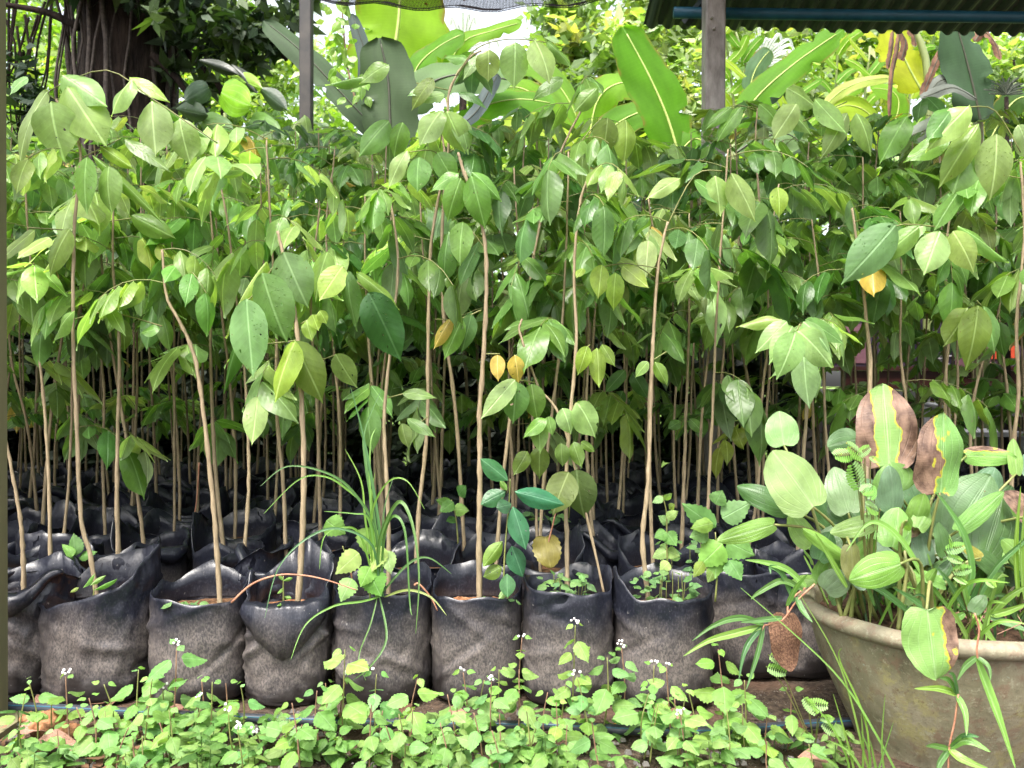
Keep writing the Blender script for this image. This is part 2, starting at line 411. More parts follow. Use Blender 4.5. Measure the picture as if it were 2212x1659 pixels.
# ------------------------------------------------------------------ leaf shapes (length 1 along +X, full width 1)
PROF = {
 'sapling': [(0, .012), (.03, .15), (.09, .30), (.2, .435), (.34, .5), (.5, .49), (.64, .42), (.76, .30), (.86, .155), (.93, .055), (1, .004)],
 'oval': [(0, .02), (-.045, .15), (-.05, .27), (.02, .39), (.14, .47), (.30, .5), (.48, .49), (.64, .44), (.80, .34), (.92, .2), (.985, .07), (1, .004)],
 'lance': [(0, .02), (.08, .18), (.2, .36), (.35, .48), (.5, .5), (.65, .44), (.8, .3), (.92, .12), (1, .004)],
 'weed': [(0, .03), (.03, .2), (.10, .38), (.22, .49), (.36, .5), (.5, .455), (.64, .36), (.78, .23), (.9, .1), (1, .004)],
 'banana': [(0, .05), (.05, .25), (.14, .42), (.3, .5), (.5, .5), (.7, .48), (.84, .44), (.94, .33), (1, .05)],
}
def leaf_mesh(name, prof, mat, fold=.25, droop=.12, wav=.03, seed=0, serr=0.0, curl=0.0, sub=1, notch=0.0):
    r = random.Random(seed); pr = PROF[prof]
    pts = []
    for i in range(len(pr) - 1):
        for k in range(sub):
            t = k / sub; pts.append((pr[i][0] * (1 - t) + pr[i + 1][0] * t, pr[i][1] * (1 - t) + pr[i + 1][1] * t))
    pts.append(pr[-1])
    us = (-1, -.55, 0, .55, 1); v = []; uv = []; f = []
    ph = r.uniform(0, 6.28); bend = r.uniform(-.07, .07)
    for i, (x, hw) in enumerate(pts):
        for u in us:
            e = abs(u)
            w = hw
            xx = x
            if x < .0 or (x < .03 and hw > .1): xx = x * e      # heart-shaped base: only the edges run back
            if serr and e == 1: w = hw * (1 + (serr if i % 2 else -serr)); xx = x + (serr * .12 if i % 2 else 0)
            y = w * u
            z = -droop * x * x + wav * math.sin(x * 9 + ph + (1.5 if u > 0 else 0)) * e - fold * abs(y) + curl * (y * y) * 2
            v.append((xx, y + bend * x * x, z)); uv.append((.5 + u * w if prof != 'banana' else .5 + .5 * u, x))
    m = len(us)
    for i in range(len(pts) - 1):
        for k in range(m - 1):
            f.append((i * m + k, i * m + k + 1, (i + 1) * m + k + 1, (i + 1) * m + k)[::-1])
    return mesh(name, v, f, mat, uv)

LEAVES = [leaf_mesh('leaflet', 'sapling', M_LEAF, U(.0, .42), U(.0, .4) if i % 3 else U(.3, .6), U(.01, .055), i, sub=2) for i in range(16)]
OVALS = {}
for key, mt in [('g', M_OVAL)] + list(M_SICK.items()):
    OVALS[key] = [leaf_mesh('oval_leaf', 'oval', mt, U(.02, .25), U(.0, .2), U(.012, .03) if key == 'g' else U(.03, .055), 40 + i, sub=3) for i in range(5)]
WEEDL = [leaf_mesh('weed_leaf', 'weed', M_WEED, U(.08, .3), U(.05, .3), .03, 60 + i, serr=.085, sub=2) for i in range(5)]
LANCE = [leaf_mesh('lance_leaf', 'lance', M_LEAF, .3, .15, .02, 80 + i) for i in range(3)]

def leaf_matrix(base, tip, width, n, length=None):
    d = tip - base; ln = length or d.length; d = d.normalized()
    n = n - d * n.dot(d)
    if n.length < 1e-3: n = d.orthogonal()
    n.normalize(); y = n.cross(d)
    M = Matrix((( d.x * ln, y.x * width, n.x * ln, base.x), (d.y * ln, y.y * width, n.y * ln, base.y),
                (d.z * ln, y.z * width, n.z * ln, base.z), (0, 0, 0, 1)))
    return M

def put_leaf(parent, base, tip, width, n, m, color, name='leaf', label=None):
    o = ob(name, m, parent, leaf_matrix(base, tip, width, n), color)
    if label: o['label'] = label
    return o

def vary(c, a=.18):
    k = 1 + U(-a, a); return (c[0] * k * (1 + U(-.12, .12)), c[1] * k, c[2] * k * (1 + U(-.2, .25)))

G_MID = (.145, .265, .055); G_DARK = (.070, .155, .034); G_LIGHT = (.25, .37, .12); G_YEL = (.225, .33, .05)
G_OLIVE = (.125, .195, .04); G_GOLD = (.50, .36, .075); G_BLUE = (.135, .255, .085)
TONES = {'m': G_MID, 'd': G_DARK, 'l': G_LIGHT, 'y': G_YEL, 'o': G_OLIVE, 'g': G_GOLD, 'b': G_BLUE}
def rand_tone():
    r = rnd.random()
    if r < .47: return vary(G_MID)
    if r < .72: return vary(G_DARK)
    if r < .92: return vary(G_LIGHT, .25)
    if r < .97: return vary(G_OLIVE)
    return vary(G_YEL)

# ------------------------------------------------------------------ ground
def ground():
    xs = sorted(set([-150, -60, -25, -12, -7] + [round(-4 + .1 * i, 3) for i in range(81)] + [7, 12, 25, 60, 150]))
    ys = sorted(set([-60, -20, -6, -2] + [round(.6 + .06 * i, 3) for i in range(30)] + [round(2.6 + .3 * i, 2) for i in range(25)] + [14, 25, 60, 200]))
    v = []; f = []
    for y in ys:
        for x in xs:
            z = 0
            if 0.5 < y < 2.4 and abs(x) < 4:
                z = .016 * noise.noise(Vector((x * 5, y * 5, 1))) + .008 * noise.noise(Vector((x * 17, y * 17, 4))) - .008
            v.append((x, y, z))
    nx = len(xs)
    for j in range(len(ys) - 1):
        for i in range(nx - 1): f.append((j * nx + i, j * nx + i + 1, (j + 1) * nx + i + 1, (j + 1) * nx + i))
    o = ob('ground', mesh('ground', v, f, M_GROUND)); tag(o, kind='structure')
ground()

# ------------------------------------------------------------------ shed roof, posts, net, pipe
def roof():
    root = empty('corrugated_roof', P(1800, 60, 4.2), 'dark green corrugated shed roof seen from below at the upper right', 'roof')
    xa, xb = P(1391, 0, 4.2).x, 4.6
    n = int((xb - xa) / .0125); v = []; f = []
    def zz(x, k): return 2.60 - .022 * (x - xa) + k
    for j, (y, zk) in enumerate([(4.22, 0), (3.6, .12), (2.5, .34), (1.2, .6)]):
        for i in range(n + 1):
            x = xa + (xb - xa) * i / n
            ph = (x * 11.5) % 1
            hgt = .022 * (max(0, min(1, (abs(ph - .5) * 2 - .3) / .4)))
            v.append((x, y, zz(x, zk) - .03 + hgt))
    m = n + 1
    for j in range(3):
        for i in range(n): f.append((j * m + i, j * m + i + 1, (j + 1) * m + i + 1, (j + 1) * m + i))
    s = ob('roof_sheet', mesh('roof_sheet', v, f, M_ROOF, smooth=False), root)
    s.matrix_basis = Matrix.Translation(-OFF[root.name])
    sm = s.modifiers.new('thick', 'SOLIDIFY'); sm.thickness = .0015
    b = MB()
    vv, ff, uu = tube([(xa + .10, 3.92, 2.515), (xb, 3.84, 2.425)], .027, 10); b.add(vv, ff, uu)
    s2 = ob('purlin', b.build('purlin', M_BLUE), root); s2.matrix_basis = Matrix.Translation(-OFF[root.name])
    b = MB(); a0 = P(1478, 55, 4.0); 
    vv, ff, uu = tube([P(1480, 52, 3.98), P(1530, -10, 3.9)], .024, 4); b.add(vv, ff, uu)
    s3 = ob('brace', b.build('brace', M_ROOF, False), root); s3.matrix_basis = Matrix.Translation(-OFF[root.name])
roof()

def post(name, px, w, d, z1, mat, label, lean=0.0):
    a = P(px, 830, d); r = empty(name, (a.x, d, 0), label, 'post')
    b = MB(); h = w / 2; e = w * .08
    prof = [(-h + e, -h), (h - e, -h), (h, -h + e), (h, h - e), (h - e, h), (-h + e, h), (-h, h - e), (-h, -h + e)]
    v = [(x, y, -.02) for x, y in prof] + [(x + lean * z1, y, z1) for x, y in prof]
    f = [(i, (i + 1) % 8, 8 + (i + 1) % 8, 8 + i) for i in range(8)] + [tuple(range(8))[::-1], tuple(range(8, 16))]
    b.add(v, f); s = ob('shaft', b.build('shaft', mat, False), r)
    b = MB(); b.box((-w * 1.1, -w * 1.1, -.01), (w * 1.1, w * 1.1, .008)); ob('base_plate', b.build('base_plate', mat, False), r)
    return r
rp = post('roof_post', 1537, .094, 3.80, 2.62, M_METAL, 'square grey steel post holding up the corrugated roof', lean=.004)
for z_ in (2.36, 2.41):
    v, f, u = tube([(-.012 * (z_ > 2.4), -.046, z_), (-.012 * (z_ > 2.4), -.058, z_)], .008, 6); ob('bolt', mesh('bolt', v, f, M_METAL), rp)
post('roof_post', 662, .066, 4.45, 3.2, M_POSTD, 'dark square post between the tree trunk and the banana leaves')
post('support_post', -41, .072, 1.62, 2.6, M_POSTO, 'olive weathered post cut off by the left picture edge', lean=-.003)

def net():
    root = empty('shade_net', P(1020, 14, 3.9), 'dark shade net strung overhead, littered with orange fallen leaves', 'net')
    xa, xb = P(690, 0, 3.9).x, P(1400, 0, 3.9).x
    v = []; f = []; nx, ny = 40, 10
    def zf(x, y):
        t = (x - xa) / (xb - xa)
        return 2.575 - .055 * math.sin(math.pi * t) + .012 * math.sin(x * 17) + .07 * (3.9 - y) + .02 * (t)
    for j in range(ny + 1):
        for i in range(nx + 1):
            x = xa + (xb - xa) * i / nx; y = 3.9 - 1.9 * j / ny; v.append((x, y, zf(x, y)))
    for j in range(ny):
        for i in range(nx): k = j * (nx + 1) + i; f.append((k, k + 1, k + nx + 2, k + nx + 1))
    s = ob('net_sheet', mesh('net_sheet', v, f, M_NET), root); s.matrix_basis = Matrix.Translation(-OFF[root.name])
    v = []; f = []  # second sheet out of view, added over the bed to darken its interior
    for j in range(9):
        for i in range(31):
            x = -3.6 + (xa + .0 + 3.6 + 2.0) * i / 30; y = 3.38 - 2.0 * j / 8; v.append((x, y, 2.66 + .03 * math.sin(x * 2.2) + .02 * math.sin(y * 5) + .03 * (3.4 - y)))
    for j in range(8):
        for i in range(30): k = j * 31 + i; f.append((k, k + 1, k + 32, k + 31))
    s = ob('net_sheet', mesh('net_sheet', v, f, M_NET), root); s.matrix_basis = Matrix.Translation(-OFF[root.name])
    pts = [(xa + (xb - xa) * i / 24, 3.9, zf(xa + (xb - xa) * i / 24, 3.9) - .004) for i in range(25)]
    v, f, u = tube(pts, [.007 + .004 * rnd.random() for _ in pts], 6)
    s = ob('edge_roll', mesh('edge_roll', v, f, M_NET), root); s.matrix_basis = Matrix.Translation(-OFF[root.name])
    b = MB()
    for i in range(130):
        x = U(xa, xb); y = U(3.3, 3.88); z = zf(x, y) + .006; a = U(0, 6.28); s_ = U(.008, .02)
        b.add([(x - s_ * math.cos(a), y - s_ * math.sin(a), z), (x + .4 * s_ * math.sin(a), y - .4 * s_ * math.cos(a), z + U(0, .01)), (x + s_ * math.cos(a), y + s_ * math.sin(a), z + U(0, .012)), (x - .4 * s_ * math.sin(a), y + .4 * s_ * math.cos(a), z)], [(0, 1, 2, 3)])
    tag(ob('fallen_leaves', b.build('fallen_leaves', M_ORANGE)), 'small orange leaves fallen on the overhead shade net', 'leaf litter', kind='stuff')
net()

# ------------------------------------------------------------------ far foliage
def cloud(name, blobs, n, size, tones, mat, seed, aspect=.5, flat=.5, holes=True):
    """many leaf-sized faces spread through ellipsoids (centre, radii)"""
    r = np.random.RandomState(seed); V = []; C = []; Fc = []; UV = []
    wts = np.array([b[1][0] * b[1][1] + b[1][0] * b[1][2] for b in blobs]); wts = wts / wts.sum()
    tones = np.array(tones); k = 0
    for (c, rad), wgt in zip(blobs, wts):
        m = int(n * wgt)
        if m < 1: continue
        cl = max(3, m // 26)
        q = r.normal(size=(cl, 3)); q /= np.linalg.norm(q, axis=1)[:, None]
        q *= (r.rand(cl, 1) ** .38); tcl = tones[r.randint(0, len(tones), cl)] * (.75 + .5 * r.rand(cl, 1))
        idx = r.randint(0, cl, m)
        p = (q[idx] + r.normal(size=(m, 3)) * .13) * np.array(rad) + np.array(c)
        p[:, 2] = np.maximum(p[:, 2], .03)
        nrm = r.normal(size=(m, 3)) * .75; nrm[:, 2] += flat + .3; nrm[:, 1] -= .25; nrm /= np.linalg.norm(nrm, axis=1)[:, None]
        d = np.cross(nrm, r.normal(size=(m, 3))); d[:, 2] -= .3; d -= nrm * (d * nrm).sum(1)[:, None]; d /= np.linalg.norm(d, axis=1)[:, None]
        s = np.cross(nrm, d); ln = size * (.6 + .8 * r.rand(m, 1)); wd = ln * aspect * .5
        pts = [p, p + d * ln * .35 + s * wd, p + d * ln - nrm * ln * .12, p + d * ln * .35 - s * wd]
        V.append(np.stack(pts, 1).reshape(-1, 3))
        cc = tcl[idx] * (.8 + .4 * r.rand(m, 1)); C.append(np.repeat(cc, 4, 0))
        UV.append(np.tile(np.array([(.5, 0), (.99, .35), (.5, 1), (.01, .35)]), (m, 1)))
        Fc.append((np.arange(m * 4).reshape(-1, 4) + k)); k += m * 4
    V = np.concatenate(V); C = np.concatenate(C); UV = np.concatenate(UV); Fc = np.concatenate(Fc)
    me = bpy.data.meshes.new(name); me.materials.append(mat)
    me.vertices.add(len(V)); me.vertices.foreach_set('co', V.astype(np.float32).ravel())
    me.loops.add(len(Fc) * 4); me.loops.foreach_set('vertex_index', Fc.astype(np.int32).ravel())
    me.polygons.add(len(Fc)); me.polygons.foreach_set('loop_start', np.arange(0, len(Fc) * 4, 4, dtype=np.int32))
    me.update(calc_edges=True)
    a = me.color_attributes.new('Col', 'FLOAT_COLOR', 'POINT'); c4 = np.ones((len(V), 4), np.float32); c4[:, :3] = C
    a.data.foreach_set('color', c4.ravel())
    l = me.uv_layers.new(name='UVMap'); l.data.foreach_set('uv', UV[Fc.ravel()].astype(np.float32).ravel())
    return me

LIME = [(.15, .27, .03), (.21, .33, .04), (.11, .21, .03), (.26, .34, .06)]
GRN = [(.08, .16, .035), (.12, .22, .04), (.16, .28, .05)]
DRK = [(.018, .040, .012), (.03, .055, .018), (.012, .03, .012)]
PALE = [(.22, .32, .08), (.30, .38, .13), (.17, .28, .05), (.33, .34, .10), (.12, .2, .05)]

def tree(label, px, d, base_r, h, blobs, n, size, tones, mat, seed, name='tree', cat='tree', group=None, limbs=3, barkm=None):
    a = P(px, 830, d); r = empty(name, (a.x, d, 0), label, cat, group)
    top = Vector((a.x + U(-.2, .2), d, h))
    pts = spline([(a.x, d, -.05), (a.x + U(-.1, .1), d, h * .3), (a.x + U(-.2, .2), d + .1, h * .65), top], 4)
    v, f, u = tube(shift(pts, OFF[r.name]), [base_r * (1 - .75 * i / len(pts)) for i in range(len(pts))], 8)
    b = MB(); b.add(v, f, u)
    for i in range(limbs):
        s = pts[int(len(pts) * U(.35, .8))]; c = Vector(blobs[i % len(blobs)][0])
        q = spline([s, s.lerp(c, .5) + Vector((U(-.1, .1), U(-.1, .1), U(0, .2))), c], 3)
        v, f, u = tube(shift(q, OFF[r.name]), [base_r * .4 * (1 - .7 * k / len(q)) for k in range(len(q))], 5); b.add(v, f, u)
    ob('trunk', b.build('trunk', barkm or M_BARK), r)
    c = ob('crown', cloud('crown', blobs, n, size, tones, mat, seed), r); c.matrix_basis = Matrix.Translation(-OFF[r.name])
    return r

def B(px, py, d, rx, ry, rz): return (tuple(P(px, py, d)), (rx, ry, rz))

# far wood reading as one mass, open to the white sky near the middle
fb = []
for px in range(-700, 3100, 90):
    gap = abs(px - 1010) < 190
    d = U(17, 24)
    top = (200 if gap else U(-420, -120))
    py = 760
    while py > top:
        fb.append(B(px + U(-50, 50), py, d + U(-1, 1), U(1.1, 1.9), 1.0, U(.9, 1.5))); py -= U(95, 150)
o = ob('far_wood', cloud('far_wood', fb, 42000, .30, LIME + GRN + GRN, M_CLOUD, 5)); tag(o, 'pale green wood far behind the nursery, reading as one mass', 'wood', kind='stuff')

tree('lime green leafy tree behind the dark twigs at the left edge', 60, 11.5, .10, 4.6,
     [B(20, 60, 11.5, 1.3, .7, 1.2), B(100, 180, 11.3, 1.2, .7, .9), B(60, -120, 11.6, 1.5, .9, .9), B(80, 330, 11.4, 1.3, .7, .8), B(-150, 100, 11.5, 1, .8, 1.2)],
     11000, .13, LIME + [(.2, .33, .05)], M_CLOUD, 11)
tree('bright green tree seen between the big dark trunk and the dark post', 470, 11.0, .10, 4.4,
     [B(430, 60, 11, 1.0, .6, 1.0), B(560, 140, 11.2, 1.0, .6, .8), B(500, 260, 10.8, 1.2, .6, .8), B(400, 380, 10.8, 1.0, .6, .7)],
     9000, .13, LIME, M_CLOUD, 12)
tree('pale yellow-green shrubby tree right of the white patch of sky', 1290, 7.6, .07, 3.3,
     [B(1220, 75, 7.6, .48, .5, .36), B(1330, 55, 7.8, .5, .5, .35), B(1440, 120, 7.5, .5, .5, .5), B(1290, 165, 7.4, .6, .5, .45), B(1500, 40, 7.8, .5, .5, .4), B(1180, 150, 7.6, .35, .4, .35), B(1380, 260, 7.4, .8, .5, .4)],
     6500, .13, PALE, M_CLOUD, 13)
tree('pale leafy tree behind the ginger leaves under the roof', 1750, 9.0, .08, 3.2,
     [B(1640, 90, 9, .7, .6, .5), B(1780, 120, 9.2, .8, .6, .6), B(1900, 90, 9, .7, .6, .5), B(1720, 240, 8.8, 1.1, .6, .6), B(2060, 120, 9.3, .8, .6, .6)],
     6000, .13, PALE + LIME, M_CLOUD, 14)
tree('bright speckled tree at the far right under the eave', 2190, 8.2, .08, 3.0,
     [B(2190, 130, 8.2, .55, .5, .5), B(2230, 260, 8.0, .7, .5, .6), B(2120, 240, 8.4, .5, .5, .4), B(2350, 160, 8.2, .8, .6, .9)],
     4000, .12, PALE + LIME, M_CLOUD, 15)

# grassy growth on the slope behind the bed
gb = [B(px, U(330, 480), U(7.0, 8.6), U(.5, .9), .5, U(.35, .6)) for px in range(-100, 2400, 110)]
o = ob('undergrowth', cloud('undergrowth', gb, 14000, .13, LIME + GRN, M_CLOUD, 21)); tag(o, 'sunlit light green undergrowth on the ground behind the seedlings', 'undergrowth', kind='stuff')
# low scrub behind the bed, left and middle, shade put into its leaf colours
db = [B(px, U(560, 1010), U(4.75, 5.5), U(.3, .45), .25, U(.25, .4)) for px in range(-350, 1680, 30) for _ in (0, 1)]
for sg in (-1, 1):  # unseen hedges along both sides, added to block side light
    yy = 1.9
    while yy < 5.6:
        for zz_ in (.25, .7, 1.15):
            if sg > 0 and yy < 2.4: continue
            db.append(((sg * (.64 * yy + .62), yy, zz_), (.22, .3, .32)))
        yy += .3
o = ob('scrub', cloud('scrub', db, 76000, .10, [(.010, .022, .008), (.016, .032, .011), (.008, .016, .007)], M_DARKCLOUD, 22)); tag(o, 'dark scrub with shade in its colour behind the last row of seedlings, plus light-blocking side hedges added out of view', 'scrub', kind='stuff')

# ------------------------------------------------------------------ big dark tree with vines
def big_tree():
    d = 6.4; a = P(250, 830, d)
    r = empty('broad_tree', (a.x, d, 0), 'large dark tree with vine-wrapped trunk and overhanging shaded leaves', 'tree')
    off = OFF[r.name]; v = []; f = []; n = 28
    zs = [-.1, .2, .6, 1.2, 2.0, 2.8, 3.5, 4.2, 5.0, 5.8]
    for j, z in enumerate(zs):
        rad = .37 + .12 * math.exp(-z * 1.8) + (.05 if z > 3.5 else 0)
        for i in range(n):
            an = 2 * math.pi * i / n
            k = rad * (1 + .14 * noise.noise(Vector((math.cos(an) * 1.6, math.sin(an) * 1.6, z * .5))) + .05 * math.sin(an * 7 + z))
            v.append((k * math.cos(an) + .03 * z, k * math.sin(an), z))
    for j in range(len(zs) - 1):
        for i in range(n): i2 = (i + 1) % n; f.append((j * n + i, j * n + i2, (j + 1) * n + i2, (j + 1) * n + i))
    ob('trunk', mesh('trunk', v, f, M_BARK), r)
    # hanging roots and vines on the bark
    for i in range(16):
        an = U(-math.pi, 0); x = a.x + .40 * math.cos(an); y = d + .42 * math.sin(an)
        pts = []; z = 4.4
        while z > U(.2, 1.6):
            pts.append((x + .03 * z - .05, y, z)); z -= .28; x += U(-.06, .06); 
            if len(pts) > 14: break
        w0 = U(.008, .022)
        vv, ff, uu = tube(shift(spline(pts, 2), off), w0, 6); ob('vine', mesh('vine', vv, ff, M_VINE), r)
    # limbs
    for pl in ([(330, 20), (380, 90), (430, 140), (478, 195), (482, 290), (478, 330)], [(340, -60), (430, 10), (540, 60), (620, 130)],
               [(170, 60), (110, 30), (40, 15), (-60, 0)], [(330, 120), (390, 180), (440, 260)]):
        pts = spline([P(x, y, 6.1) for x, y in pl], 3)
        vv, ff, uu = tube(shift(pts, off), [.035 * (1 - .6 * i / len(pts)) for i in range(len(pts))], 6)
        ob('branch', mesh('branch', vv, ff, M_BARK), r)
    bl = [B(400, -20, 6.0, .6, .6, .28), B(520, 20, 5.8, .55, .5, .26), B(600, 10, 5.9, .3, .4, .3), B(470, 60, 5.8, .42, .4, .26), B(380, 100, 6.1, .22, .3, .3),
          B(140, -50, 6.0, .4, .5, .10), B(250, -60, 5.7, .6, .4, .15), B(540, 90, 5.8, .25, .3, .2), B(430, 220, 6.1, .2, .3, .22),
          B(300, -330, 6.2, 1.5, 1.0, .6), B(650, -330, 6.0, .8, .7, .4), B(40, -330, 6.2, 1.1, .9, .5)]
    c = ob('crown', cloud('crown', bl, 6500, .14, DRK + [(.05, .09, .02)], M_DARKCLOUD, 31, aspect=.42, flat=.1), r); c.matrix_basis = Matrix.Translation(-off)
    # twiggy sprays at the left
    for i in range(14):
        x = U(0, 140); pts = spline([P(x, U(-20, 60), 6.3), P(x + U(-40, 40), U(120, 180), 6.3), P(x + U(-60, 60), U(240, 330), 6.3)], 3)
        vv, ff, uu = tube(shift(pts, off), [.012 * (1 - .7 * k / len(pts)) for k in range(len(pts))], 4); ob('twig', mesh('twig', vv, ff, M_BARK), r)
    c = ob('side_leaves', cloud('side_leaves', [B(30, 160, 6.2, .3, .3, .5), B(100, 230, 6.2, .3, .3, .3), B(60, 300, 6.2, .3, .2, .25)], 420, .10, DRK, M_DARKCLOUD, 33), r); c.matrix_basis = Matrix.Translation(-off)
big_tree()

# ------------------------------------------------------------------ banana and ginger leaves
def blade(parent, pts, w, d, color, mat=None, tilt=0.3, fold=.18, seg=14, d2=None, name='leaf', label=None, torn=0.0, taper=1):
    """long leaf whose midrib runs through pts; w in picture pixels at distance d"""
    mat = mat or M_BLADE; d2 = d2 or d; r = random.Random(len(OFF))
    n = len(pts); ctrl = [P(x, y, d + (d2 - d) * i / (n - 1)) for i, (x, y) in enumerate(pts)]
    sp = spline(ctrl, 9); m = len(sp); W = w / F * d; notch = {(i_, s_) for i_ in range(3, m - 2) for s_ in (-1, 1) if r.random() < .05 and w > 34}
    v = []; uv = []; f = []; us = (-1, -.66, -.33, 0, .33, .66, 1)
    pr = PROF['banana'] if taper else [(0, .3), (.5, .5), (1, .05)]
    for i, p in enumerate(sp):
        t = i / (m - 1)
        hw = np.interp(t, [q[0] for q in pr], [q[1] for q in pr]) * W
        tg = (sp[min(i + 1, m - 1)] - sp[max(i - 1, 0)]).normalized()
        view = Vector((tilt, -1, .45)).normalized()
        side = tg.cross(view).normalized(); nn = side.cross(tg)
        if nn.y > 0: nn = -nn
        for u in us:
            e = abs(u)
            k = hw * (1 + .03 * math.sin(t * 40 + u * 3) + (torn * r.uniform(-.5, .1) if e == 1 else 0))
            if (i, (u > 0) - (u < 0)) in notch and e > .5: k *= .55 if e == 1 else .85
            q = p + side * (u * k) - nn * (fold * e * k) + nn * (.06 * W * math.sin(t * 11 + u * 2.5) * e)
            v.append(q); uv.append((.5 + .5 * u, t))
    M = len(us)
    for i in range(m - 1):
        for k in range(M - 1): f.append((i * M + k, i * M + k + 1, (i + 1) * M + k + 1, (i + 1) * M + k))
    off = OFF[parent.name]
    o = ob(name, mesh(name, shift(v, ctrl[0]), f, mat, uv), parent, ctrl[0], color)
    if label: o['label'] = label
    vv, ff, uu = tube(shift(sp[:-2], ctrl[0]), [W * .022 * (1.2 - .9 * i / m) + .0015 for i in range(m - 2)], 5)
    ob('midrib', mesh('midrib', vv, ff, M_RIBP if mat is M_BLADE else M_RIBD), o, ctrl[0])
    return o

M_RIBP = simple('pale_midrib', (.24, .32, .06), (.32, .38, .10), 20, .5)
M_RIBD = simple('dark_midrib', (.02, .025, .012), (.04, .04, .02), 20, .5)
def pstem(parent, pts, rad, mat=None, name='stem'):
    sp = spline(pts, 4); v, f, u = tube(shift(sp, sp[0]), [rad * (1 - .5 * i / len(sp)) for i in range(len(sp))], 8)
    return ob(name, mesh(name, v, f, mat or M_PSTEM), parent, sp[0])

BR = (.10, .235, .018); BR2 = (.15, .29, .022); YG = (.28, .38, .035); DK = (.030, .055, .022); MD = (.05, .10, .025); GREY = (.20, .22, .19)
def gnd(px, d): return Vector(((px - 1106) / F * d, d, 0))

b1 = empty('banana_plant', gnd(790, 5.3), 'banana plant with dark grey-green arching leaf left of centre', 'banana plant')
pstem(b1, [gnd(790, 5.3), P(795, 600, 5.3), P(800, 262, 5.3)], .07)
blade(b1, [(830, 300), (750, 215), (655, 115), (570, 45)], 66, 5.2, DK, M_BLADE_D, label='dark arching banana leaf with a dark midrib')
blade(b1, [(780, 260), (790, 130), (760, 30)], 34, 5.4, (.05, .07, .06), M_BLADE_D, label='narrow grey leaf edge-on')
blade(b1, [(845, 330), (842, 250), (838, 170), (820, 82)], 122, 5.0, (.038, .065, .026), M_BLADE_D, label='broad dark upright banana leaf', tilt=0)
b2 = empty('banana_plant', gnd(900, 5.8), 'banana plant with bright translucent leaf glowing against the sky', 'banana plant')
pstem(b2, [gnd(900, 5.8), P(880, 600, 5.8), P(850, 260, 5.8)], .07)
blade(b2, [(838, 200), (852, 110), (862, 30), (866, -90)], 205, 5.7, (.20, .34, .02), tilt=.1, label='glowing yellow-green banana leaf')
blade(b2, [(880, 200), (905, 140), (950, 100), (1003, 72)], 62, 5.6, BR, tilt=-.1)
blade(b2, [(960, 160), (1000, 92), (1060, 68), (1128, 48)], 40, 5.8, BR2)
blade(b2, [(870, 240), (930, 180), (1010, 160), (1110, 175)], 92, 5.4, MD, M_BLADE_D)
blade(b2, [(990, 300), (1040, 235), (1120, 215), (1200, 225)], 70, 5.5, BR)
blade(b2, [(900, 60), (930, 30), (965, 90), (960, 150)], 36, 5.9, YG, label='yellow edge leaf')
blade(b2, [(985, 280), (1030, 240), (1060, 190), (1075, 160)], 30, 5.2, (.06, .08, .08), M_BLADE_D)
b3 = empty('banana_plant', gnd(1300, 5.6), 'low banana plant with bright spreading leaves in the middle distance', 'banana plant')
pstem(b3, [gnd(1300, 5.6), P(1290, 600, 5.6), P(1270, 330, 5.6)], .06)
blade(b3, [(1260, 330), (1180, 230), (1120, 190), (1040, 200)], 78, 5.6, BR2)
blade(b3, [(1270, 330), (1230, 220), (1160, 140), (1080, 150)], 64, 5.8, (.15, .28, .04))
blade(b3, [(1270, 320), (1290, 220), (1340, 180), (1420, 190)], 80, 5.7, BR2)
blade(b3, [(1280, 330), (1330, 270), (1400, 240), (1460, 260)], 74, 5.4, BR)
blade(b3, [(1260, 340), (1210, 280), (1130, 265), (1050, 300)], 64, 5.4, YG)
b4 = empty('banana_plant', gnd(1470, 5.1), 'banana plant with one big erect bright green leaf left of the steel post', 'banana plant')
pstem(b4, [gnd(1470, 5.1), P(1468, 600, 5.1), P(1462, 320, 5.1)], .055)
blade(b4, [(1466, 335), (1440, 250), (1400, 160), (1345, 58)], 122, 5.0, (.085, .215, .012), tilt=.1, fold=.08, label='big erect bright green banana leaf')
blade(b4, [(1468, 330), (1500, 300), (1530, 320), (1555, 370)], 60, 5.0, BR)
b5 = empty('banana_plant', gnd(1640, 5.0), 'banana plant with a long bright blade slanting up to the right of the steel post', 'banana plant')
pstem(b5, [gnd(1600, 5.0), P(1590, 600, 5.0), P(1586, 300, 5.0)], .05)
blade(b5, [(1590, 275), (1640, 205), (1720, 135), (1822, 64)], 72, 4.9, (.09, .22, .012), tilt=-.1, fold=.22, label='long bright green slanting leaf')
blade(b5, [(1604, 262), (1635, 225), (1668, 200), (1692, 172)], 44, 5.1, (.012, .028, .012), M_BLADE_D)
blade(b5, [(1618, 200), (1628, 160), (1645, 130), (1664, 108)], 44, 5.4, (.10, .17, .10))
blade(b5, [(1590, 330), (1640, 300), (1700, 290), (1740, 320)], 70, 4.9, (.07, .12, .04), M_BLADE_D)
b6 = empty('ginger_clump', gnd(1790, 6.2), 'clump of bright ginger stems with leaves in two ranks', 'ginger plant')
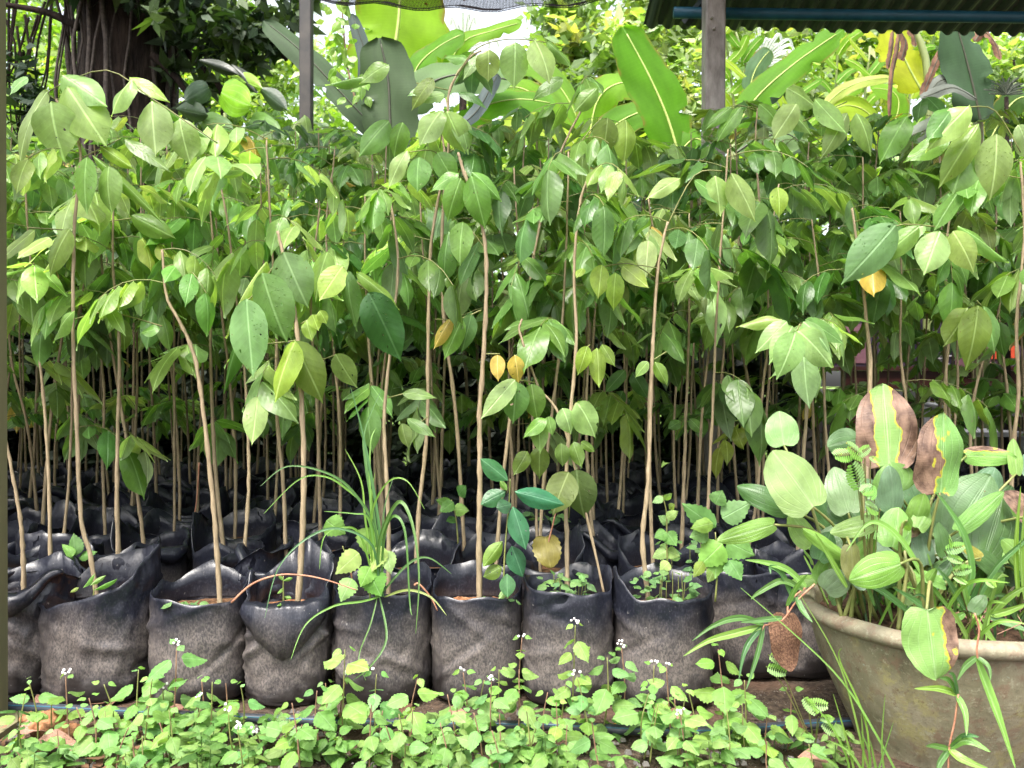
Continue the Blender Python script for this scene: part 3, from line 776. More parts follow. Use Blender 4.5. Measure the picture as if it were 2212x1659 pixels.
for (x0, y0, x1, y1, n_) in ((1590, 300, 1562, 40, 8), (1640, 300, 1590, 70, 7), (1800, 330, 1813, 60, 9), (1860, 330, 1880, 100, 7), (1730, 330, 1700, 110, 6), (1960, 330, 1975, 60, 7)):
    pstem(b6, [P(x0, 760, 6.2), P(x0, y0, 6.2), P(x1, y1, 6.1)], .014)
    for k in range(n_):
        t = k / n_; x = x0 + (x1 - x0) * t; y = y0 + (y1 - y0) * t; sgn = 1 if k % 2 else -1
        blade(b6, [(x, y), (x + sgn * U(18, 30), y - U(22, 34)), (x + sgn * U(40, 62), y - U(30, 62))], U(17, 24), 6.1 + U(-.1, .1), rnd.choice([BR2, YG, BR]), tilt=U(-.5, .5))
b7 = empty('banana_plant', gnd(1960, 5.2), 'banana plant with a yellowed leaf and hanging brown dry strips', 'banana plant')
pstem(b7, [gnd(2000, 5.2), P(2005, 600, 5.2), P(2006, 180, 5.2), P(1972, 60, 5.2)], .035)
blade(b7, [(1990, 195), (1965, 150), (1945, 105), (1930, 55)], 108, 5.2, (.42, .42, .04), tilt=.1, torn=.35, label='yellowed torn banana leaf')
for pl, w_ in (([(1945, 60), (1938, 110), (1928, 160), (1921, 262)], 13), ([(1942, 62), (1956, 90), (1950, 120), (1946, 130)], 22), ([(1930, 66), (1925, 110), (1918, 150)], 14), ([(1962, 64), (1975, 78), (1978, 100)], 18)):
    blade(b7, pl, w_, 5.05, (.06, .03, .015), M_BROWNLEAF, fold=.5, torn=.5, name='dry_strip')
blade(b7, [(1916, 330), (1880, 250), (1830, 228), (1785, 245)], 74, 5.4, YG, torn=.1)
blade(b7, [(1780, 230), (1820, 195), (1870, 175), (1925, 168)], 28, 5.4, (.42, .47, .16))
blade(b7, [(1825, 128), (1850, 140), (1875, 160), (1900, 182)], 26, 5.5, BR2)
blade(b7, [(1905, 330), (1940, 240), (1930, 200), (1880, 190)], 60, 5.6, BR2)
b8 = empty('banana_plant', gnd(2110, 4.9), 'banana plant with a broad dark hanging leaf under the eave', 'banana plant')
pstem(b8, [gnd(2120, 4.9), P(2120, 600, 4.9), P(2112, 240, 4.9)], .05)
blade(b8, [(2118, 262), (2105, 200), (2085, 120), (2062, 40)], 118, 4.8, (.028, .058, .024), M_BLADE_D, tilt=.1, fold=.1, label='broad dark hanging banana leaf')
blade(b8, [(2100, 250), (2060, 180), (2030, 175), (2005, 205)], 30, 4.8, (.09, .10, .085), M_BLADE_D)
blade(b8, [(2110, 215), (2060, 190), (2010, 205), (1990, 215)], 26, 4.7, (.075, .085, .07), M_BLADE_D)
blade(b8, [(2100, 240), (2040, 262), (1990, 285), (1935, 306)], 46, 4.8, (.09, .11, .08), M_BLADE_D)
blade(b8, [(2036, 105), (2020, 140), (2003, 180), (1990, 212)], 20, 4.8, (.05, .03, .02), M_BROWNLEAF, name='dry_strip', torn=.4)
blade(b8, [(2105, 90), (2125, 70), (2150, 95), (2160, 130)], 26, 5.2, (.12, .06, .03), M_BROWNLEAF, name='dry_strip', torn=.4)
blade(b8, [(2140, 300), (2180, 230), (2220, 210), (2280, 240)], 60, 5.0, MD, M_BLADE)
# spiky dark rosette hung at the right
b9 = empty('spiky_epiphyte', P(2172, 205, 4.7), 'small dark spiky rosette plant below the eave at the right edge', 'epiphyte')
pstem(b9, [gnd(2176, 4.7), P(2176, 500, 4.7), P(2174, 210, 4.7)], .02, M_BARK)
for k in range(17):
    an = math.pi * (k + .5) / 17; r_ = U(28, 44)
    blade(b9, [(2173, 205), (2173 + math.cos(an) * r_ * .6, 205 - math.sin(an) * r_ * .7), (2173 + math.cos(an) * r_ * 1.2, 205 - math.sin(an) * r_)], 6, 4.7 + U(-.08, .08), (.015, .025, .012), M_BLADE_D)
# palms with silvery fronds
for (px, py, dd, n_, lab) in ((1000, 120, 8.2, 20, 'silvery palm frond drooping against the white sky left of centre'), (1640, 150, 8.2, 22, 'silvery palm with stiff fronds behind the ginger right of the post')):
    pr = empty('palm', gnd(px, dd), lab, 'palm'); pstem(pr, [gnd(px, dd), P(px, 500, dd), P(px, py, dd)], .06, M_BARK)
    for k in range(n_):
        an = R(10 + 160 * k / n_); r_ = U(55, 95); x2 = px + math.cos(an) * r_; y2 = py - math.sin(an) * r_
        blade(pr, [(px, py), ((px + x2) / 2, (py + y2) / 2 - 8), (x2, y2), (x2 + (x2 - px) * .15, y2 + 18)], 8, dd + U(-.2, .2), (.42, .46, .46), M_SILVER)
# monstera-like leaf and dull leaves right of the trunk
m1 = empty('broadleaf_shrub', gnd(490, 5.4), 'shrub with one glowing heart-shaped leaf right of the dark trunk', 'shrub')
pstem(m1, [gnd(490, 5.4), P(488, 600, 5.4), P(486, 245, 5.4)], .02)
for (bx, by, tx, ty, w_, c_) in ((478, 200, 535, 232, 78, (.20, .42, .02)), (500, 165, 556, 190, 40, (.24, .4, .04)), (430, 130, 505, 160, 26, (.02, .03, .018)), (500, 140, 545, 195, 30, (.02, .03, .018)),
                              (560, 190, 610, 235, 40, (.05, .08, .05)), (450, 190, 400, 215, 46, (.03, .06, .03)), (440, 260, 500, 290, 50, (.08, .15, .04)), (540, 260, 600, 300, 60, (.10, .2, .04)), (380, 235, 440, 250, 44, (.035, .06, .03))):
    a, b_ = P(bx, by, 5.3), P(tx, ty, 5.2)
    o = put_leaf(m1, a, b_, w_ / F * 5.3, Vector((U(-.3, .3), -1, -.5)), LANCE[rnd.randrange(3)] if w_ < 45 else OVALS['g'][0], c_)
# climbing vine left of the upright banana leaf
vn = empty('hanging_vine', P(745, -20, 5.0), 'leafy bright vine hanging beside the dark banana leaf', 'vine')
vp = spline([P(735, -60, 5.0), P(742, 60, 5.0), P(752, 150, 5.0), P(770, 225, 5.0)], 6)
v, f, u = tube(shift(vp, OFF[vn.name]), .006, 5); ob('stem', mesh('stem', v, f, M_TWIG), vn)
for k in range(46):
    p = vp[rnd.randrange(len(vp))] + Vector((U(-.09, .09), U(-.08, .02), U(-.03, .03)))
    put_leaf(vn, p, p + Vector((U(-.06, .06), U(-.04, .01), U(-.09, -.02))), U(.035, .06), Vector((U(-.5, .5), -1, .5)), LEAVES[k % 9], vary((.17, .30, .04)))

# ------------------------------------------------------------------ things behind the bed at the right
def back_things():
    d = 5.3
    r = empty('low_wall', P(1950, 900, 5.6), 'low grey concrete wall with white panels behind the right-hand seedlings', 'wall')
    r.location.z = 0; OFF[r.name].z = 0
    x0, x1 = P(1680, 0, 5.6).x, P(2212, 0, 5.6).x + 1.4; n = 5
    b = MB(); b.box((x0, 5.6, 0), (x1, 5.72, .46)); o = ob('wall_base', b.build('wall_base', M_CONC, False), r); o.matrix_basis = Matrix.Translation(-OFF[r.name])
    for i in range(n):
        xa = x0 + (x1 - x0) * i / n + .008; xb = x0 + (x1 - x0) * (i + 1) / n - .008
        b = MB(); b.box((xa, 5.585, .462), (xb, 5.65, .655)); o = ob('panel', b.build('panel', M_WHITE, False), r); o.matrix_basis = Matrix.Translation(-OFF[r.name])
    # wooden bench
    r = empty('display_bench', gnd(2040, 5.15), 'dark red-brown wooden bench standing behind the seedling stems at the right', 'bench')
    off = OFF[r.name]; xa, xb = P(1812, 0, 5).x, P(2212, 0, 5).x + .7
    def part(name, bx, mt):
        b = MB()
        for q in bx: b.box(*q)
        o = ob(name, b.build(name, mt, False), r); o.matrix_basis = Matrix.Translation(-off); return o
    for k in range(3): part('plank', [((xa, 5.0 + .12 * k, .775 + .001 * k), (xb, 5.112 + .12 * k, .80 + .001 * k))], M_WOOD)
    part('apron', [((xa + .05, 5.02, .66), (xb - .05, 5.045, .772))], M_WOOD)
    for lx in (xa + .06, (xa + xb) / 2, xb - .12):
        part('leg', [((lx, 5.05, 0), (lx + .07, 5.12, .774))], M_WOOD)
    part('shelf', [((xa + .05, 5.06, .56), (xb - .05, 5.30, .60))], M_WOOD)
    # printed board leaning on the bench
    r2 = empty('printed_board', P(2060, 720, 5.3), 'large dark printed board with red areas and small white lines standing on the bench', 'display board')
    off = OFF[r2.name]
    def pp(name, x0_, y0_, x1_, y1_, yd, mt, th=.004):
        A = P(x0_, y1_, 5.3); Bq = P(x1_, y0_, 5.3); b = MB(); b.box((A.x, yd, A.z), (Bq.x, yd + th, Bq.z))
        o = ob(name, b.build(name, mt, False), r2); o.matrix_basis = Matrix.Translation(-off); return o
    pp('board', 1785, 590, 2420, 795, 5.30, M_PRINTD, .02)
    pp('mauve_print', 1800, 700, 1870, 785, 5.294, M_PRINTP); pp('mauve_print', 2062, 730, 2140, 792, 5.294, M_PRINTP)
    for q in ((1906, 748, 1926, 792), (2140, 700, 2192, 776), (2000, 560 + 40, 2040, 640), (2070, 640, 2092, 668), (1960, 650, 1975, 690)): pp('red_print', *q, 5.293, M_PRINTR)
    for k in range(8): pp('printed_line', 2014, 768 + k * 5.6, 2014 + U(26, 44), 770.4 + k * 5.6, 5.291, M_WHITE)
    # white plastic chair
    r3 = empty('plastic_chair', gnd(2100, 4.65), 'white plastic garden chair half hidden behind the stems', 'chair')
    off = OFF[r3.name]; c = off; W = .2
    def pc(name, pts, rad):
        v, f, u = tube(pts, rad, 6); ob(name, mesh(name, v, f, M_WHITE), r3)
    for sx in (-1, 1):
        pc('leg', [(sx * .21, -.2, 0), (sx * .18, -.17, .40)], .017); pc('leg', [(sx * .21, .2, 0), (sx * .18, .17, .40)], .017)
        pc('armrest', [(sx * .2, -.18, .40), (sx * .22, -.17, .56), (sx * .22, .1, .57), (sx * .2, .2, .62)], .015)
    b = MB(); b.box((-.21, -.2, .395), (.21, .2, .42)); ob('seat', b.build('seat', M_WHITE, False), r3)
    for k in range(6):
        b = MB(); x = -.18 + k * .065; b.box((x, .19, .42), (x + .035, .2, .66)); ob('slat', b.build('slat', M_WHITE, False), r3)
back_things()

# ------------------------------------------------------------------ grow bags
def bag_mesh(seed, r=.103, h=.235, soil=.205, lobes=(), fold=None, slump=0.0, tilt=0.0, crease=1.0, flat=.93, hi=True):
    """open poly bag: outer wall, thin rim, inner wall down to the soil. lobes: (angle deg, extra height, spread deg)"""
    rr = random.Random(seed); n = 88 if hi else 44; v = []; f = []
    so = Vector((rr.uniform(0, 50), rr.uniform(0, 50), 0))
    def rim(a):
        z = h + .012 * noise.noise(Vector((math.cos(a) * 2, math.sin(a) * 2, seed * 3.1)))
        for (la, amp, sp) in lobes:
            dd = (a - R(la) + math.pi) % (2 * math.pi) - math.pi
            k = abs(dd) / R(sp)
            if k < 1: z += amp * (1 - k) ** .95
        return z + tilt * math.cos(a)
    def foldw(a):
        if not fold: return 0
        dd = (a - R(fold[0]) + math.pi) % (2 * math.pi) - math.pi
        return max(0, 1 - abs(dd) / R(fold[2])) ** .8 * fold[1]
    T = [0, .012, .03, .05] + [.08 + .92 * i / (30 if hi else 12) for i in range((30 if hi else 12) + 1)]
    folds = [(rr.uniform(0, 6.28), rr.uniform(.3, 1.0), rr.uniform(-1.2, 1.2), rr.uniform(.5, 1.3), rr.uniform(.004, .0075) * rr.choice((-1, 1, 1))) for _ in range(13)]
    def pos(a, t, zr, inset=0.0):
        z = t * zr
        base = r * (.86 + .14 * min(1, (t / .06)) ** .5 if t < .06 else 1) * (1 + .012 * math.sin(math.pi * min(1, z / h)))
        c, s_ = math.cos(a), math.sin(a)
        sq = (abs(c) ** 3.2 + abs(s_) ** 3.2) ** (-1 / 3.2); k = base * (.55 + .45 * sq)
        soft = max(0, (z - soil) / .06)
        n1 = noise.noise(Vector((c * 2.2, s_ * 2.2, z * 9)) + so)
        n2 = noise.noise(Vector((c * 6, s_ * 6, z * 32)) + so)
        low = math.exp(-z / .03) * .004 * math.sin(z * 420 + 3 * c)
        fo = 0
        for (fa, ft, fs, fl, am) in folds:
            da = (a - fa + math.pi) % (2 * math.pi) - math.pi
            if abs(da) < fl:
                q = (z / h - ft - fs * da * .35) / .055
                if abs(q) < 1: fo += am * 1.25 * (1 - abs(q)) ** .9 * (1 - abs(da) / fl)
        gus = .004 * (1 - min(1, abs(math.sin(2 * a + .5)) * 6)) * min(1, soft + .2)
        k += min(crease, 1.7) * fo - gus
        k += crease * (.0045 * n1 + .0032 * n2 + low) + min(soft, 1.6) * crease * (.0065 * noise.noise(Vector((c * 3, s_ * 3, z * 12)) + so * 2)) - inset
        return Vector((k * c + slump * t * .03, k * s_ * flat, z))
    rings = []
    for t in T: rings.append([pos(2 * math.pi * i / n, t, rim(2 * math.pi * i / n)) for i in range(n)])
    if fold:
        top = rings[-1]; add = [[], [], []]
        for i in range(n):
            a = 2 * math.pi * i / n; w_ = foldw(a); p = top[i]; o_ = Vector((math.cos(a), math.sin(a), 0))
            add[0].append(p + o_ * (.004 + .012 * min(1, w_ * 30)) + Vector((0, 0, -.12 * w_)))
            add[1].append(p + o_ * (.005 + .017 * min(1, w_ * 30)) + Vector((0, 0, -.55 * w_)))
            add[2].append(p + o_ * (.005 + .010 * min(1, w_ * 30)) + Vector((0, 0, -1.0 * w_)))
        # from the folded hem back up to the mouth
        rings = rings[:-1] + [top] if False else rings
        rings += [];  hem = add
        rings_out = rings + [[q + Vector((0, 0, .001)) for q in add[0]], add[1], add[2], [q - Vector((math.cos(2*math.pi*i/n), math.sin(2*math.pi*i/n), 0)) * .002 for i, q in enumerate(add[2])],
                             [q - Vector((math.cos(2*math.pi*i/n), math.sin(2*math.pi*i/n), 0)) * .002 for i, q in enumerate(add[1])]]
        rings = rings_out
    for k_, t in enumerate((1.0, .93, .86)):
        ri = []
        for i in range(n):
            a = 2 * math.pi * i / n; zr = rim(a); z = soil - .01 + (zr - soil + .01) * (1 - k_ / 2.0)
            ri.append(pos(a, z / zr, zr, .0022))
        rings.append(ri)
    for rg in rings: v += rg
    m = len(rings)
    for j in range(m - 1):
        for i in range(n): i2 = (i + 1) % n; f.append((j * n + i, j * n + i2, (j + 1) * n + i2, (j + 1) * n + i))
    f.append(tuple(range(n))[::-1])
    return mesh('grow_bag', v, f, M_BAG)

def soil_mesh(seed, r=.099, z=.205, mat=None, flat=.93):
    v = [(0, 0, z + .006)]; f = []; n = 24; rs = (.25, .5, .75, 1.0)
    for k in rs:
        for i in range(n):
            a = 2 * math.pi * i / n
            v.append((r * k * math.cos(a), r * k * math.sin(a) * flat, z + .012 * (1 - k) + .008 * noise.noise(Vector((k * math.cos(a) * 4, k * math.sin(a) * 4, seed * 2.2)))))
    for i in range(n): f.append((0, 1 + i, 1 + (i + 1) % n))
    for j in range(3):
        for i in range(n): i2 = (i + 1) % n; f.append((1 + j * n + i, 1 + (j + 1) * n + i, 1 + (j + 1) * n + i2, 1 + j * n + i2))
    return mesh('soil', v, f, mat or M_SOIL)

def place_bag(m, sm, x, y, rz, label, group, sc=(1, 1, 1)):
    o = bpy.data.objects.new('grow_bag', m); COL.objects.link(o)
    o.location = (x, y, 0); o.rotation_euler = (0, 0, rz); o.scale = sc; tag(o, label, 'grow bag', group)
    s = bpy.data.objects.new('soil', sm); COL.objects.link(s); s.parent = o
    return o

GB = 'black plastic grow bags'
front = [
 # px, d, r, h, lobes, fold, label, soil mat
 (55, 1.84, .104, .235, [(200, .06, 40), (80, .05, 60), (-30, .04, 40)], (-75, .05, 55), 'crumpled black grow bag at the left edge with a creased hem hanging forward', M_SOIL, {'crease': 2.2}),
 (222, 1.80, .116, .232, [(10, .075, 60), (80, .06, 60), (120, .04, 40)], None, 'slumped black grow bag with orange soil showing, leaning to the left', M_SOILO, {'tilt': .028, 'crease': 2.0}),
 (437, 1.79, .105, .226, [(20, .045, 40), (95, .055, 50), (165, .03, 30)], None, 'upright grow bag with tiny green seedlings and a high folded back edge', M_SOIL, {}),
 (627, 1.78, .090, .225, [(75, .10, 75), (10, .05, 45), (170, .05, 40)], (-84, .125, 66), 'narrow grow bag whose front rim is folded down outward like a lip', M_SOILO, {'crease': 1.5}),
 (828, 1.80, .106, .238, [(40, .035, 40), (120, .02, 40)], None, 'grow bag holding the grass tuft with long arching blades', M_SOIL, {}),
 (1031, 1.80, .100, .230, [(15, .03, 40), (95, .045, 60), (150, .03, 40)], None, 'grow bag with a pale dusty patch and the green-stemmed shoot', M_SOILO, {'crease': .8}),
 (1227, 1.78, .098, .245, [(180, .03, 40), (60, .03, 60), (10, .03, 40)], None, 'grow bag with a leafy mat of seedlings round a grey stem', M_SOIL, {}),
 (1430, 1.78, .107, .235, [(185, .05, 50), (90, .035, 60), (10, .01, 40)], None, 'grow bag with weed rosettes under twin pale stems', M_SOIL, {}),
 (1597, 1.95, .100, .245, [(60, .03, 60), (170, .03, 40)], None, 'dark shaded grow bag just left of the big clay pot, behind drooping weeds', M_SOIL, {}),
 (1725, 1.95, .100, .250, [(100, .04, 60)], None, 'shaded grow bag partly hidden by the big clay pot', M_SOIL, {}),
]
for i, (px, d, r_, h_, lob, fo, lab, sm_, kw) in enumerate(front):
    m = bag_mesh(i + 3, r_, h_, .20, lob, fo, **kw)
    a = gnd(px, d); place_bag(m, soil_mesh(i, r_ * .97, .186, sm_), a.x, d, 0, lab, GB)

BAGS = [bag_mesh(50 + i, .102, .24, .205, [(U(0, 360), U(.03, .065), U(35, 60)) for _ in range(3)], (U(0, 360), U(.02, .05), 50) if i % 2 else None, crease=U(1.1, 2.0), hi=False) for i in range(7)]
SOILS = [soil_mesh(90 + i) for i in range(3)]

# ------------------------------------------------------------------ saplings
FR_LEAF = 0
def frond(sap, node, az, Lr, n, ll, tone, droop=.5, rise=.25, hang=(.15, .95)):
    """compound leaf: stalk (part) with leaflets (sub-parts)"""
    out_ = Vector((math.cos(az), math.sin(az), 0)); side = Vector((-out_.y, out_.x, 0)); up = Vector((0, 0, 1))
    pts = [node + out_ * (Lr * t * (1 - .15 * t)) + up * (Lr * (rise * t - droop * t * t)) for t in (0, .2, .4, .6, .8, 1)]
    v, f, u = tube(shift(pts, node), [.0016, .0014, .0012, .0011, .001, .0008], 3, False)
    st = ob('leaf_stalk', mesh('leaf_stalk', v, f, M_STALK), sap, node)
    for i in range(n):
        t = .30 + .66 * i / max(1, n - 1); s_ = 1 if i % 2 else -1
        if i == n - 1: s_ = 0
        k = t * 5; j = int(min(4, k)); p = pts[j].lerp(pts[j + 1], k - j); tg = (pts[j + 1] - pts[j]).normalized()
        dr = (tg * U(.45, .8) + side * s_ * U(.55, .95) + up * -U(*hang)).normalized()
        l_ = ll * U(.75, 1.2) * (.8 + .3 * t)
        nn = up * 1.0 + out_ * U(.1, .8) + side * (s_ * .3 + U(-.3, .3))
        b0 = p + dr * .006
        put_leaf(st, b0, b0 + dr * l_, l_ * U(.43, .56), nn, LEAVES[rnd.randrange(16)], vary(G_GOLD if rnd.random() < .006 else tone, .14), 'leaflet')

def stem_obj(sap, pts, r0, r1, sides=6):
    sp = spline(pts, 7); n = len(sp); base = sp[0]
    q = []; rad = []
    acc = 0
    for i, p in enumerate(sp):
        t = i / (n - 1); rr = r0 + (r1 - r0) * t
        rr *= 1 + (.34 if i % 3 == 0 else 0) * rnd.random() + .05 * math.sin(i * 2.1)
        q.append(p + Vector((U(-1, 1), U(-1, 1), 0)) * .0007); rad.append(rr)
    v, f, u = tube(shift(q, base), rad, sides)
    ob('stem', mesh('stem', v, f, M_STEM), sap, base)
    return sp

def sapling(base, H, lean, nf, label, group, zmin=.85, ll=.095, r0=.0062, low=0, bend=.05):
    sap = empty('sapling', base, label, 'sapling', group)
    n = 6; ang = U(0, 6.28)
    pts = []
    for i in range(n):
        t = i / (n - 1)
        pts.append(base + Vector((lean[0] * t + bend * math.sin(t * 4 + ang) * t * (1 - t * .5) + U(-.008, .008), lean[1] * t + U(-.006, .006), H * t - .01)))
    sp = stem_obj(sap, pts, r0, .0022, 6 if base.y < 3 else 5)
    az = U(0, 6.28); tone = rand_tone()
    for k in range(nf):
        t = (k + .5) / nf
        z = zmin + (base.z + H - zmin) * (t ** .8)
        if low and k < low: z = U(.55, zmin)
        p = min(sp, key=lambda q: abs(q.z - z)).copy()
        az += 2.4 + U(-.4, .4)
        tn = tone if rnd.random() < .7 else rand_tone()
        if base.y < 2.5: frond(sap, p, az, U(.14, .24), rnd.choice((5, 6, 7)), ll * U(.8, 1.2), tn, droop=U(.3, .7), rise=U(.1, .45), hang=(0, .85))
        else: frond(sap, p, az, U(.18, .30), rnd.choice((6, 7, 8, 9)), ll * U(.68, 1.0), tn, droop=U(.2, .6), rise=U(.1, .5), hang=(-.05, .62))
    # terminal leaf
    frond(sap, sp[-1].copy(), az + 1, U(.12, .2), 5, ll * .9, tone, droop=U(.2, .6), rise=U(.2, .6))
    return sap, sp

def hero_leaf(parent, d, bx, by, tx, ty, w, tone, mesh_=None, up=.35, dd=0.0, label=None, var=.1):
    a = P(bx, by, d); b = P(tx, ty, d + dd + U(-.03, .0))
    wd = w / F * d
    n = Vector((U(-.35, .35), -1, up + U(-.1, .25)))
    c = vary(TONES[tone], var) if isinstance(tone, str) else tone
    return put_leaf(parent, a, b, wd, n, mesh_ or LEAVES[rnd.randrange(16)], c, 'leaflet' if parent.name.startswith('leaf_stalk') else 'leaf', label)

def stalk(sap, d, pts, rad=.0015, mat=None):
    sp = spline([P(x, y, d) for x, y in pts], 4); v, f, u = tube(shift(sp, sp[0]), rad, 4)
    return ob('leaf_stalk', mesh('leaf_stalk', v, f, mat or M_STALK), sap, sp[0])

